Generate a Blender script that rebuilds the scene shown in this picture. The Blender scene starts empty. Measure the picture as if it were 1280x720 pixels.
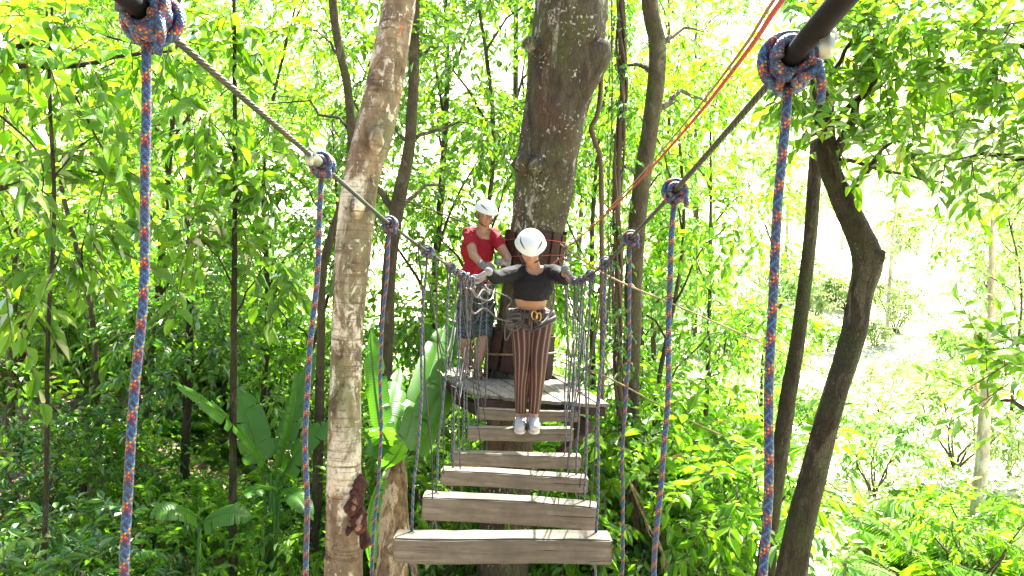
import bpy, bmesh, math, random
import numpy as np
from mathutils import Vector, Matrix, Quaternion
random.seed(7); rng = np.random.default_rng(7)
R = math.radians
sc = bpy.context.scene
COL = sc.collection

# ------------------------------------------------------------------ camera
F = 960.0; ROLL = R(2.2)
CAM = Vector((0, 0, 5.0))
RT = Vector((math.cos(ROLL), 0, math.sin(ROLL))); UP = Vector((-math.sin(ROLL), 0, math.cos(ROLL))); FW = Vector((0, 1, 0))
def P(px, py, D):
    return CAM + FW*D + RT*((px-640)/F*D) + UP*((360-py)/F*D)
def px_of(p):
    d = Vector(p)-CAM; D = max(d.y, 1e-3)
    return 640+d.dot(RT)/D*F, 360-d.dot(UP)/D*F
cd = bpy.data.cameras.new('camera'); cam = bpy.data.objects.new('camera', cd); COL.objects.link(cam)
cam.matrix_world = Matrix(((RT.x, UP.x, -FW.x, CAM.x), (RT.y, UP.y, -FW.y, CAM.y), (RT.z, UP.z, -FW.z, CAM.z), (0, 0, 0, 1)))
cd.sensor_width = 36; cd.lens = 36*F/1280; cd.clip_start = 0.05; cd.clip_end = 2000
sc.camera = cam

# ------------------------------------------------------------------ node helpers
class N:
    def __init__(s, name, disp=False):
        s.m = bpy.data.materials.new(name); s.m.use_nodes = True
        s.t = s.m.node_tree; s.t.nodes.clear()
        s.out = s.t.nodes.new('ShaderNodeOutputMaterial')
    def n(s, typ, **kw):
        nd = s.t.nodes.new('ShaderNode'+typ)
        for k, v in kw.items():
            if hasattr(nd, k): setattr(nd, k, v)
            else: s.set(nd.inputs[k.replace('_', ' ')], v)
        return nd
    def set(s, sock, v):
        if isinstance(v, bpy.types.NodeSocket): s.t.links.new(v, sock)
        elif isinstance(v, (tuple, list)) and len(v) == 3 and sock.type == 'RGBA': sock.default_value = (*v, 1)
        else: sock.default_value = v
    def math(s, op, a, b=None, c=None, clamp=False):
        nd = s.t.nodes.new('ShaderNodeMath'); nd.operation = op; nd.use_clamp = clamp
        s.set(nd.inputs[0], a)
        if b is not None: s.set(nd.inputs[1], b)
        if c is not None: s.set(nd.inputs[2], c)
        return nd.outputs[0]
    def mix(s, f, a, b, mode='MIX'):
        nd = s.t.nodes.new('ShaderNodeMix'); nd.data_type = 'RGBA'; nd.blend_type = mode
        s.set(nd.inputs[0], f); s.set(nd.inputs[6], a); s.set(nd.inputs[7], b)
        return nd.outputs[2]
    def ramp(s, f, stops, const=False):
        nd = s.t.nodes.new('ShaderNodeValToRGB'); cr = nd.color_ramp
        if const: cr.interpolation = 'CONSTANT'
        while len(cr.elements) > 1: cr.elements.remove(cr.elements[0])
        cr.elements[0].position = stops[0][0]; c = stops[0][1]
        cr.elements[0].color = (*c, 1) if isinstance(c, (tuple, list)) else (c, c, c, 1)
        for p, c in stops[1:]:
            e = cr.elements.new(p); e.color = (*c, 1) if isinstance(c, (tuple, list)) else (c, c, c, 1)
        s.set(nd.inputs[0], f)
        return nd.outputs[0]
    def noise(s, vec, scale, detail=4, rough=.55, dist=0):
        nd = s.t.nodes.new('ShaderNodeTexNoise'); s.set(nd.inputs['Vector'], vec)
        nd.inputs['Scale'].default_value = scale; nd.inputs['Detail'].default_value = detail
        nd.inputs['Roughness'].default_value = rough; nd.inputs['Distortion'].default_value = dist
        return nd.outputs['Fac']
    def vor(s, vec, scale, feature='F1', out='Distance'):
        nd = s.t.nodes.new('ShaderNodeTexVoronoi'); nd.feature = feature; s.set(nd.inputs['Vector'], vec)
        nd.inputs['Scale'].default_value = scale
        return nd.outputs[out]
    def coord(s, which='Object'): return s.t.nodes.new('ShaderNodeTexCoord').outputs[which]
    def scale(s, vec, v, loc=(0, 0, 0)):
        nd = s.t.nodes.new('ShaderNodeMapping'); s.set(nd.inputs[0], vec); nd.inputs[3].default_value = v; nd.inputs[1].default_value = loc
        return nd.outputs[0]
    def bump(s, h, strength=.4, dist=.01):
        nd = s.t.nodes.new('ShaderNodeBump'); s.set(nd.inputs['Height'], h)
        nd.inputs['Strength'].default_value = strength; nd.inputs['Distance'].default_value = dist
        return nd.outputs[0]
    def attr(s, name, out='Fac'):
        nd = s.t.nodes.new('ShaderNodeAttribute'); nd.attribute_name = name
        return nd.outputs[out]
    def princ(s, col, rough=.6, normal=None, metal=0, spec=.5, **kw):
        nd = s.t.nodes.new('ShaderNodeBsdfPrincipled')
        s.set(nd.inputs['Base Color'], col); s.set(nd.inputs['Roughness'], rough); s.set(nd.inputs['Metallic'], metal)
        s.set(nd.inputs['Specular IOR Level'], spec)
        for k, v in kw.items(): s.set(nd.inputs[k.replace('_', ' ')], v)
        if normal is not None: s.set(nd.inputs['Normal'], normal)
        s.t.links.new(nd.outputs[0], s.out.inputs[0])
        return s.m

def m_leaf(name, stops, trans=.5, tcol=(1.35, 1.35, .4), gloss=.04, rough=.4, flip=1.0):
    s = N(name)
    r = s.attr('rnd')
    col = s.ramp(r, stops)
    nz = s.noise(s.coord('Object'), 1.1, 2)
    col = s.mix(1.0, col, s.ramp(nz, [(.3, (.72, .78, .7)), (.7, (1.25, 1.2, 1.1))]), 'MULTIPLY')
    d = s.n('BsdfDiffuse', Color=col)
    tc = s.mix(1.0, col, tcol, 'MULTIPLY')
    t = s.n('BsdfTranslucent', Color=tc)
    mx = s.n('MixShader'); mx.inputs[0].default_value = trans
    s.t.links.new(d.outputs[0], mx.inputs[1]); s.t.links.new(t.outputs[0], mx.inputs[2])
    g = s.n('BsdfGlossy', Roughness=rough); g.inputs['Color'].default_value = (.9, .95, .9, 1)
    m2 = s.n('MixShader')
    fr = s.n('Fresnel', IOR=1.35)
    s.set(m2.inputs[0], s.math('ADD', s.math('MULTIPLY', fr.outputs[0], .28), gloss*.4))
    s.t.links.new(mx.outputs[0], m2.inputs[1]); s.t.links.new(g.outputs[0], m2.inputs[2])
    s.t.links.new(m2.outputs[0], s.out.inputs[0])
    return s.m

def m_bark(name, base, dark, patch, patch_amt=.5, rust=None, speck=None, rings=0, scale=1.0, moss=None, sp=(.5, .58), cracks=.55):
    s = N(name); c = s.coord('Object')
    st = s.scale(c, (scale, scale, scale*.45))
    n1 = s.noise(st, 9, 6, .6); n2 = s.noise(st, 3.2, 5, .6, .6)
    col = s.mix(s.ramp(n1, [(.35, 0), (.65, 1)]), dark, base)
    col = s.mix(s.ramp(n2, [(patch_amt, 0), (patch_amt+.05, 1)]), col, patch)
    ns = s.noise(s.scale(c, (2.2, 2.2, .35)), 3.0, 4, .6)
    if speck and not rings: col = s.mix(s.math('MULTIPLY', s.ramp(ns, [(.60, 0), (.66, 1)]), s.ramp(n1, [(.4, 0), (.55, 1)])), col, speck)
    if rust:
        n3 = s.noise(s.scale(c, (1, 1, .6), (5, 3, 1)), 2.6*scale, 4, .6, .4)
        col = s.mix(s.ramp(n3, [(.56, 0), (.61, .75)]), col, rust)
    if moss:
        n5 = s.noise(s.scale(c, (1, 1, .7), (9, 1, 4)), 1.7*scale, 5, .7, .3)
        col = s.mix(s.ramp(n5, [(.48, 0), (.62, .8)]), col, moss)
    if speck:
        v = s.noise(s.scale(c, (1, 1, .8)), 34*scale, 2, .5, .5); n4 = s.noise(c, 3.3*scale, 3, .6)
        f = s.math('MULTIPLY', s.ramp(v, [(.62, 0), (.65, 1)]), s.ramp(n4, [(sp[0], 0), (sp[1], 1)]))
        col = s.mix(f, col, speck)
        v2 = s.noise(s.scale(c, (1, 1, .5), (3, 3, 3)), 14*scale, 5, .7, .8); n6 = s.noise(s.scale(c, (1, 1, .35)), 2.1*scale, 3, .7)
        f2 = s.math('MULTIPLY', s.ramp(v2, [(.54, 0), (.57, 1)]), s.ramp(n6, [(sp[0]+.03, 0), (sp[1]+.03, 1)]))
        col = s.mix(f2, col, speck)
    fine = s.noise(s.scale(c, (1, 1, .6)), 70*scale, 4, .65)
    col = s.mix(s.ramp(fine, [(.30, .6), (.5, 0)]), col, dark)
    vc = s.vor(s.scale(c, (1, 1, .35)), 24*scale, 'DISTANCE_TO_EDGE'); col = s.mix(s.ramp(vc, [(.0, cracks), (.06, 0)]), col, dark)
    h = s.math('ADD', s.math('ADD', n1, s.math('MULTIPLY', n2, .6)), s.math('ADD', s.math('MULTIPLY', fine, .5), s.ramp(vc, [(0, 0), (.12, cracks)])))
    if rings:
        w = s.noise(s.scale(c, (1.6, 1.6, 26)), 1.7*scale, 5, .7, .25)
        col = s.mix(s.ramp(w, [(.36, .85), (.47, 0)]), col, dark)
        big = s.noise(s.scale(c, (1, 1, .8), (2, 7, 5)), 5.5, 5, .7, .5); col = s.mix(s.ramp(big, [(.38, .85), (.44, 0)]), col, tuple(x*.6 for x in dark))
        h = s.math('ADD', h, s.math('MULTIPLY', w, rings))
    else:
        w = s.noise(s.scale(c, (9, 9, .9)), 2.4*scale, 4, .6)
        h = s.math('ADD', h, w)
    return s.princ(col, .85, s.bump(h, .7, .02), spec=.2)

def m_rope(name, sc_, tc_, k=200.0, n=8):
    s = N(name); uv = s.n('UVMap', uv_map='uv').outputs[0]
    sep = s.n('SeparateXYZ'); s.set(sep.inputs[0], uv)
    u, v = sep.outputs[0], sep.outputs[1]
    un = s.math('MULTIPLY', u, float(n)); vk = s.math('MULTIPLY', v, k)
    a = s.math('ADD', vk, un); b = s.math('SUBTRACT', vk, un)
    fa, fb = s.math('FLOOR', a), s.math('FLOOR', b)
    ia = s.math('DIVIDE', s.math('FLOORED_MODULO', fa, float(n)), float(n)); ib = s.math('DIVIDE', s.math('FLOORED_MODULO', fb, float(n)), float(n))
    ca = s.ramp(s.math('ADD', ia, .01), [(i/n, c) for i, c in enumerate(sc_)], True)
    cb = s.ramp(s.math('ADD', ib, .01), [(i/n, c) for i, c in enumerate(tc_)], True)
    par = s.math('FLOORED_MODULO', s.math('ADD', fa, fb), 2.0)
    col = s.mix(par, ca, cb)
    # bulge of each plait
    da = s.math('ABSOLUTE', s.math('SUBTRACT', s.math('FRACT', a), .5)); db = s.math('ABSOLUTE', s.math('SUBTRACT', s.math('FRACT', b), .5))
    e = s.math('MAXIMUM', da, db)
    col = s.mix(s.ramp(e, [(.36, 0), (.5, .75)]), col, (.012, .015, .03))
    dn = s.noise(s.coord('Object'), 7, 4, .6); col = s.mix(s.ramp(dn, [(.45, .0), (.7, .55)]), col, (.025, .027, .027))
    h = s.math('SUBTRACT', 1.0, s.math('MULTIPLY', e, e))
    return s.princ(col, .55, s.bump(h, 1.0, .004), spec=.4)

def m_plain(name, col, rough=.6, metal=0, nscale=40, var=.15, bump=.15, spec=.5, bd=.002):
    s = N(name); c = s.coord('Object'); n = s.noise(c, nscale, 4)
    a = tuple(x*(1-var) for x in col); b = tuple(min(1, x*(1+var)) for x in col)
    return s.princ(s.mix(n, a, b), rough, s.bump(n, bump, bd), metal, spec)

def m_wood(name, col, dark, rough=.8, axis=0, scale=1.0):
    s = N(name); c = s.coord('Object')
    v = [30, 30, 30]; v[axis] = 1.6
    g = s.noise(s.scale(c, tuple(x*scale for x in v)), 1.6, 5, .65, .3)
    n = s.noise(c, 5, 4, .6)
    cc = s.mix(s.ramp(g, [(.3, 0), (.7, 1)]), dark, col)
    cc = s.mix(s.ramp(n, [(.42, .0), (.75, .55)]), cc, tuple(x*.45 for x in dark))
    st2 = s.noise(s.scale(c, (1.5, 1.5, 1.5), (4, 4, 4)), 3.1, 6, .7, .5); cc = s.mix(s.ramp(st2, [(.48, 0), (.66, .6)]), cc, (col[0]*.35, col[1]*.36, col[2]*.33))
    v3 = [60, 60, 60]; v3[axis] = 2.2; crk = s.noise(s.scale(c, tuple(v3), (2, 1, 3)), 1.1, 3, .6, .2); cc = s.mix(s.ramp(crk, [(.28, .85), (.36, 0)]), cc, tuple(x*.2 for x in dark)); g = s.math('ADD', g, s.ramp(crk, [(.27, 0), (.37, 1)]))
    knots = s.vor(s.scale(c, (3, 9, 9)), 1.0)
    cc = s.mix(s.ramp(knots, [(.05, .7), (.1, 0)]), cc, tuple(x*.35 for x in dark))
    return s.princ(cc, rough, s.bump(g, .5, .004), spec=.25)

G = lambda *a: a
LEAF = {
 'bright': m_leaf('leaf_bright', [(0, (0.0875, 0.1875, 0.0125)), (.4, (0.125, 0.3, 0.0175)), (.75, (0.1875, 0.4125, 0.025)), (.955, (0.2875, 0.4875, 0.0375)), (.965, (0.425, 0.3125, 0.075)), (1, (0.375, 0.2125, 0.075))], .62),
 'mid': m_leaf('leaf_mid', [(0, (0.05, 0.1375, 0.0125)), (.5, (0.1063, 0.25, 0.0175)), (.96, (0.2, 0.3875, 0.025)), (.97, (0.325, 0.25, 0.0625)), (1, (0.25, 0.15, 0.0625))], .58),
 'deep': m_leaf('leaf_deep', [(0, (0.0243, 0.08775, 0.0135)), (.6, (0.06075, 0.1823, 0.02025)), (1, (0.1215, 0.2835, 0.0297))], .48, gloss=.12, rough=.32),
 'lime': m_leaf('leaf_lime', [(0, (.07, .18, .03)), (.5, (.14, .31, .06)), (1, (.27, .42, .16))], .56, (1.2, 1.25, .8)),
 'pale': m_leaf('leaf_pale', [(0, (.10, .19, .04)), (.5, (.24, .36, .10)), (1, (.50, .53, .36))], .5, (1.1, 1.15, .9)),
 'dry': m_leaf('leaf_dry', [(0, (.12, .07, .04)), (.5, (.30, .21, .13)), (1, (.55, .46, .34))], .15, (1, .8, .6)),
}
def m_banana():
    s = N('leaf_banana'); uv = s.n('UVMap', uv_map='uv').outputs[0]
    w = s.n('TexWave', wave_type='BANDS', bands_direction='Y'); s.set(w.inputs['Vector'], s.scale(uv, (0, 14, 1))); w.inputs['Scale'].default_value = 1
    w.inputs['Distortion'].default_value = .6
    n = s.noise(s.coord('Object'), 4, 3)
    col = s.mix(w.outputs[1], (.025, .105, .010), (.05, .165, .016)); col = s.mix(s.math('MULTIPLY', n, .5), col, (.11, .25, .025))
    sp_ = s.noise(s.coord('Object'), 17, 4, .7); col = s.mix(s.ramp(sp_, [(.66, 0), (.70, .8)]), col, (.20, .13, .05))
    b = s.bump(w.outputs[1], .3, .004)
    d = s.n('BsdfDiffuse', Color=col, Normal=b); t = s.n('BsdfTranslucent', Color=s.mix(1.0, col, (1.4, 1.45, .4), 'MULTIPLY'))
    mx = s.n('MixShader'); mx.inputs[0].default_value = .48
    s.t.links.new(d.outputs[0], mx.inputs[1]); s.t.links.new(t.outputs[0], mx.inputs[2])
    g = s.n('BsdfGlossy', Roughness=.35, Normal=b); m2 = s.n('MixShader'); m2.inputs[0].default_value = .025
    s.t.links.new(mx.outputs[0], m2.inputs[1]); s.t.links.new(g.outputs[0], m2.inputs[2]); s.t.links.new(m2.outputs[0], s.out.inputs[0])
    return s.m
LEAF['banana'] = m_banana()

BARK = {
 'mottled': m_bark('bark_mottled', (.23, .185, .11), (.07, .05, .03), (.46, .44, .33), .52, cracks=0.08, rust=(.27, .095, .035), speck=(.40, .40, .31), rings=.9, moss=(.10, .12, .05), sp=(.47, .54)),
 'lichen': m_bark('bark_lichen', (0.0675, 0.0576, 0.0387), (0.0234, 0.0189, 0.0126), (0.09, 0.081, 0.054), .58, rust=(0.0585, 0.0342, 0.0198), speck=(0.297, 0.306, 0.243), moss=(0.0495, 0.0558, 0.0198), sp=(.50, .58)),
 'grey': m_bark('bark_grey', (0.0864, 0.072, 0.0432), (0.0396, 0.0324, 0.02016), (0.1224, 0.1116, 0.072), .55, scale=1.6, moss=(0.0576, 0.0684, 0.0216)),
 'dark': m_bark('bark_dark', (0.0396, 0.0324, 0.01872), (0.01584, 0.01296, 0.0072), (0.0648, 0.0576, 0.036), .55, scale=1.6, moss=(0.0324, 0.0432, 0.01296), speck=(0.1008, 0.1008, 0.072), sp=(.58, .66)),
 'scar': m_bark('bark_scar', (.085, .035, .024), (.02, .009, .007), (.26, .16, .12), .55, scale=2.5),
 'twig': m_plain('bark_twig', (.07, .05, .028), .9, nscale=20, var=.4),
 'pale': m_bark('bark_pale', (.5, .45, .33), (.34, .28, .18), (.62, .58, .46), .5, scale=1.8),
 'sheath': m_bark('bark_sheath', (.26, .19, .10), (.07, .045, .025), (.40, .33, .2), .5, scale=2.2),
}
ROPE = m_rope('braided_rope',
   [(0.00544, 0.051, 0.1496), (0.00408, 0.00816, 0.0408), (0.0068, 0.0884, 0.204), (0.00408, 0.01224, 0.0612), (0.2312, 0.00816, 0.0102), (0.0884, 0.00816, 0.0476), (0.00408, 0.00816, 0.0408), (0.00544, 0.0408, 0.1496)],
   [(0.0068, 0.0952, 0.1904), (0.00544, 0.034, 0.1292), (0.00408, 0.00816, 0.034), (0.01088, 0.1088, 0.204), (0.34, 0.1836, 0.00816), (0.3128, 0.0544, 0.00544), (0.00544, 0.01224, 0.0476), (0.00408, 0.00816, 0.034)])
ROPEF = m_rope('weathered_braided_rope',
   [(.008, .06, .17), (.006, .010, .03), (.06, .12, .14), (.20, .05, .015)],
   [(.008, .02, .07), (.03, .10, .15), (.006, .010, .025), (.14, .11, .04)], k=90, n=4)
ROPE2 = m_rope('pale_rope', [(.07, .065, .05)]*3+[(.02, .02, .02)]+[(.07, .065, .05)]*4, [(.09, .085, .065)]*8, k=160)
ROPE_RED = m_rope('red_rope', [(.30, .02, .012), (.30, .02, .012), (.36, .07, .02), (.30, .02, .012)]*2, [(.32, .03, .015)]*8, k=240)
ROPE_TAN = m_rope('tan_rope', [(.24, .15, .05)]*8, [(.19, .11, .04), (.24, .15, .05)]*4, k=160)
def m_cable():
    s = N('steel_cable'); uv = s.n('UVMap', uv_map='uv').outputs[0]; sep = s.n('SeparateXYZ'); s.set(sep.inputs[0], uv)
    a = s.math('FRACT', s.math('ADD', s.math('MULTIPLY', sep.outputs[0], 6.0), s.math('MULTIPLY', sep.outputs[1], 55.0)))
    h = s.math('SINE', s.math('MULTIPLY', a, math.pi))
    n = s.noise(s.coord('Object'), 6, 4)
    col = s.mix(s.ramp(h, [(.2, 0), (.8, 1)]), (.006, .008, .004), (.02, .026, .012))
    col = s.mix(s.ramp(n, [(.55, 0), (.75, .6)]), col, (.06, .045, .02))
    return s.princ(col, .6, s.bump(h, .7, .002), 0.0, .3)
CABLE = m_cable()
PLANK = m_wood('weathered_plank', (.15, .136, .10), (.065, .055, .038))
DECK = m_wood('weathered_deck', (.175, .162, .128), (.07, .062, .045), axis=1)
BEAM = m_wood('dark_beam', (.045, .03, .02), (.02, .013, .009))
SLAB = m_wood('bark_slab', (0.048, 0.0192, 0.0108), (0.015, 0.0072, 0.0048), axis=2)
RUBBER = m_plain('black_hose', (.004, .004, .004), .75, spec=.12)
STEEL = m_plain('steel', (.10, .10, .105), .4, 1)
ALU = m_plain('zinc_ferrule', (.22, .25, .19), .5, .7)
GOLD = m_plain('gold_carabiner', (.40, .25, .07), .4, 1)

# ------------------------------------------------------------------ object helpers
def mobj(name, me, mats, parent=None, loc=None):
    o = bpy.data.objects.new(name, me); COL.objects.link(o)
    for m in (mats if isinstance(mats, (list, tuple)) else [mats]): me.materials.append(m)
    if parent: o.parent = parent
    if loc is not None: o.location = loc
    return o
def tag(o, label=None, cat=None, group=None, kind=None):
    if label: o['label'] = label
    if cat: o['category'] = cat
    if group: o['group'] = group
    if kind: o['kind'] = kind
    return o
def empty(name, loc, label, cat, group=None):
    o = bpy.data.objects.new(name, None); COL.objects.link(o); o.location = loc; o.empty_display_size = .2
    return tag(o, label, cat, group)
def mk(name, V, Fq, uv=None, smooth=True, rnd=None, matidx=None):
    me = bpy.data.meshes.new(name)
    V = np.asarray(V, dtype=np.float32); me.vertices.add(len(V)); me.vertices.foreach_set('co', V.ravel())
    Fq = np.asarray(Fq, dtype=np.int32); nf, k = Fq.shape
    me.loops.add(nf*k); me.loops.foreach_set('vertex_index', Fq.ravel())
    me.polygons.add(nf); me.polygons.foreach_set('loop_start', np.arange(0, nf*k, k, dtype=np.int32))
    me.polygons.foreach_set('use_smooth', np.full(nf, smooth))
    if matidx is not None: me.polygons.foreach_set('material_index', np.asarray(matidx, dtype=np.int32))
    if uv is not None:
        l = me.uv_layers.new(name='uv'); l.data.foreach_set('uv', np.asarray(uv, dtype=np.float32).ravel())
    if rnd is not None:
        a = me.attributes.new('rnd', 'FLOAT', 'FACE'); a.data.foreach_set('value', np.asarray(rnd, dtype=np.float32))
    me.update(calc_edges=True); me.validate()
    return me
class Geo:
    """quads only"""
    def __init__(s): s.V = []; s.Q = []; s.UV = []; s.n = 0
    def add(s, V, Q, UV=None):
        V = np.asarray(V, float).reshape(-1, 3); Q = np.asarray(Q, int).reshape(-1, 4)
        s.V.append(V); s.Q.append(Q+s.n); s.n += len(V)
        s.UV.append(np.zeros((len(Q)*4, 2)) if UV is None else np.asarray(UV, float).reshape(-1, 2))
    def tube(s, pts, rad, sides=8, caps=True, lump=0.0, lfreq=2.0, seed=0, v0=0.0, rough=0.0):
        pts = [Vector(p) for p in pts]; n = len(pts)
        if not hasattr(rad, '__len__'): rad = [rad]*n
        T = []
        for i in range(n):
            a = pts[max(i-1, 0)]; b = pts[min(i+1, n-1)]; t = (b-a); T.append(t.normalized() if t.length > 1e-9 else Vector((0, 0, 1)))
        ref = Vector((0, 1, 0)) if abs(T[0].y) < .9 else Vector((1, 0, 0))
        nrm = (ref-T[0]*ref.dot(T[0])).normalized()
        V = []; L = [v0]
        ph = np.arange(sides)/sides*2*math.pi
        rs = np.random.default_rng(seed+17); k1, k2, k3 = rs.uniform(0, 6, 3)
        for i in range(n):
            if i:
                nrm = (nrm-T[i]*nrm.dot(T[i])).normalized(); L.append(L[-1]+(pts[i]-pts[i-1]).length)
            bi = T[i].cross(nrm)
            r = rad[i]*np.ones(sides)
            if lump: r = r*(1+lump*(np.sin(ph*2+k1+L[-1]*lfreq)+.7*np.sin(ph*3+k2-L[-1]*lfreq*1.7)+.6*np.sin(ph*5+k3+L[-1]*lfreq*3.1)))
            if rough: r = r*(1+rough*rs.normal(size=sides))
            ring = np.array(pts[i])[None]+r[:, None]*(np.cos(ph)[:, None]*np.array(nrm)[None]+np.sin(ph)[:, None]*np.array(bi)[None])
            V.append(ring)
        V = np.concatenate(V); Q = []; UV = []
        for i in range(n-1):
            for j in range(sides):
                j2 = (j+1) % sides
                Q.append((i*sides+j, i*sides+j2, (i+1)*sides+j2, (i+1)*sides+j))
                UV += [(j/sides, L[i]), ((j+1)/sides, L[i]), ((j+1)/sides, L[i+1]), (j/sides, L[i+1])]
        if caps and sides % 2 == 0:
            for base in (0, (n-1)*sides):
                h = sides//2
                for j in range(h-1):
                    q = (base+j, base+j+1, base+sides-2-j, base+sides-1-j)
                    Q.append(q if base else q[::-1]); UV += [(0, 0)]*4
        s.add(V, Q, UV); return s
    def box(s, c, size, rot=None):
        c = Vector(c); h = [x/2 for x in size]
        M = rot or Matrix.Identity(3)
        V = [c+M @ Vector((x*h[0], y*h[1], z*h[2])) for x in (-1, 1) for y in (-1, 1) for z in (-1, 1)]
        Q = [(0, 1, 3, 2), (4, 6, 7, 5), (0, 4, 5, 1), (2, 3, 7, 6), (0, 2, 6, 4), (1, 5, 7, 3)]
        s.add([tuple(v) for v in V], Q); return s
    def mesh(s, name, origin=(0, 0, 0), smooth=True, rnd=None):
        V = np.concatenate(s.V)-np.array(origin)[None]; Q = np.concatenate(s.Q)
        return mk(name, V, Q, np.concatenate(s.UV), smooth, rnd)
    def obj(s, name, mat, parent=None, origin=(0, 0, 0), smooth=True):
        me = s.mesh(name, origin, smooth)
        return mobj(name, me, mat, parent, None if parent else origin)
def catmull(pts, n):
    pts = [np.array(p, float) for p in pts]; out = []
    ext = [2*pts[0]-pts[1]]+pts+[2*pts[-1]-pts[-2]]
    for i in range(1, len(ext)-2):
        for k in range(n):
            t = k/n; p0, p1, p2, p3 = ext[i-1:i+3]
            out.append(.5*((2*p1)+(-p0+p2)*t+(2*p0-5*p1+4*p2-p3)*t*t+(-p0+3*p1-3*p2+p3)*t**3))
    out.append(pts[-1]); return out
def soften(o, w=.004, seg=2):
    b = o.modifiers.new('bevel', 'BEVEL'); b.width = w; b.segments = seg; b.limit_method = 'ANGLE'
    return o

# ------------------------------------------------------------------ terrain
def ground_np(x, y):
    d = np.maximum(y, 0)+np.abs(x)*.15
    h = -3.8+.06*np.maximum(0, d-8)+.0056*np.minimum(np.maximum(0, d-20), 75)**2
    h = h+.35*np.sin(x*.31+1.3)*np.cos(y*.23)+.12*np.sin(x*1.1+y*.7)+.06*np.sin(x*2.7-y*1.9)
    h = h+np.where(x < 0, np.minimum(.20*np.maximum(-x-1.5, 0), 5)*np.clip((y-6)/6, 0, 1), -np.minimum(.05*np.maximum(x-2, 0), 1.0))
    return h+CAM.z
def gz(x, y): return float(ground_np(np.float64(x), np.float64(y)))
def build_ground():
    xs = np.sinh(np.linspace(-1, 1, 241)*4.2)/math.sinh(4.2)*320
    ys = np.sinh(np.linspace(-.75, 1, 261)*4.2)/math.sinh(4.2)*420+4
    X, Y = np.meshgrid(xs, ys); Z = ground_np(X, Y)
    V = np.stack([X, Y, Z], -1).reshape(-1, 3); nx = len(xs); ny = len(ys)
    i = np.arange(ny-1)[:, None]*nx+np.arange(nx-1)[None]; i = i.ravel()
    Q = np.stack([i, i+1, i+nx+1, i+nx], -1)
    s = N('ground_soil'); c = s.coord('Object')
    n1 = s.noise(c, 1.4, 6, .65); n2 = s.noise(c, 14, 5, .7); n3 = s.noise(c, .12, 3, .5)
    litter = s.mix(s.ramp(n1, [(.35, 0), (.65, 1)]), (.14, .09, .055), (.38, .30, .21))
    litter = s.mix(s.ramp(n2, [(.5, 0), (.6, .7)]), litter, (.50, .43, .33))
    dry = s.mix(s.ramp(n2, [(.3, 0), (.7, 1)]), (.5, .46, .34), (.74, .70, .58))
    dry = s.mix(s.ramp(n1, [(.52, 0), (.6, .75)]), dry, (.28, .36, .12))
    sp = s.n('SeparateXYZ'); s.set(sp.inputs[0], c)
    f = s.math('ADD', s.math('MULTIPLY', sp.outputs[0], .09), s.math('MULTIPLY', sp.outputs[1], .05))
    f = s.math('ADD', f, s.math('MULTIPLY', n3, 1.2))
    col = s.mix(s.ramp(s.math('SUBTRACT', f, .9), [(.0, 0), (.45, 1)]), litter, dry)
    h = s.math('ADD', n1, n2)
    m = s.princ(col, .95, s.bump(h, .8, .06), spec=.1)
    o = mobj('ground', mk('ground', V, Q), m); tag(o, kind='structure', label='sloping forest floor of leaf litter rising to a pale dry hillside')
build_ground()

# ------------------------------------------------------------------ foliage
def unit(a): return a/np.maximum(np.linalg.norm(a, axis=-1, keepdims=True), 1e-9)
def leaf_geo(base, d, nrm, L, W, rnd, fold=.22, curl=.25):
    """arrays of leaves -> verts (n*6), quads (n*2)"""
    n = len(base); side = unit(np.cross(d, nrm)); nrm = np.cross(side, d)
    L = L[:, None]; W = W[:, None]
    v0 = base
    l1 = base+d*L*.32+side*W*.5+nrm*W*fold; l2 = base+d*L*.70+side*W*.36+nrm*(W*fold-L*curl*.35)
    tip = base+d*L-nrm*L*curl
    r1 = base+d*L*.32-side*W*.5+nrm*W*fold; r2 = base+d*L*.70-side*W*.36+nrm*(W*fold-L*curl*.35)
    V = np.stack([v0, l1, l2, tip, r2, r1], 1).reshape(-1, 3)
    b = np.arange(n)[:, None]*6
    Q = np.stack([b+np.array([0, 1, 2, 3]), b+np.array([0, 3, 4, 5])], 1).reshape(-1, 4)
    return V, Q, np.repeat(rnd, 2)
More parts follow.
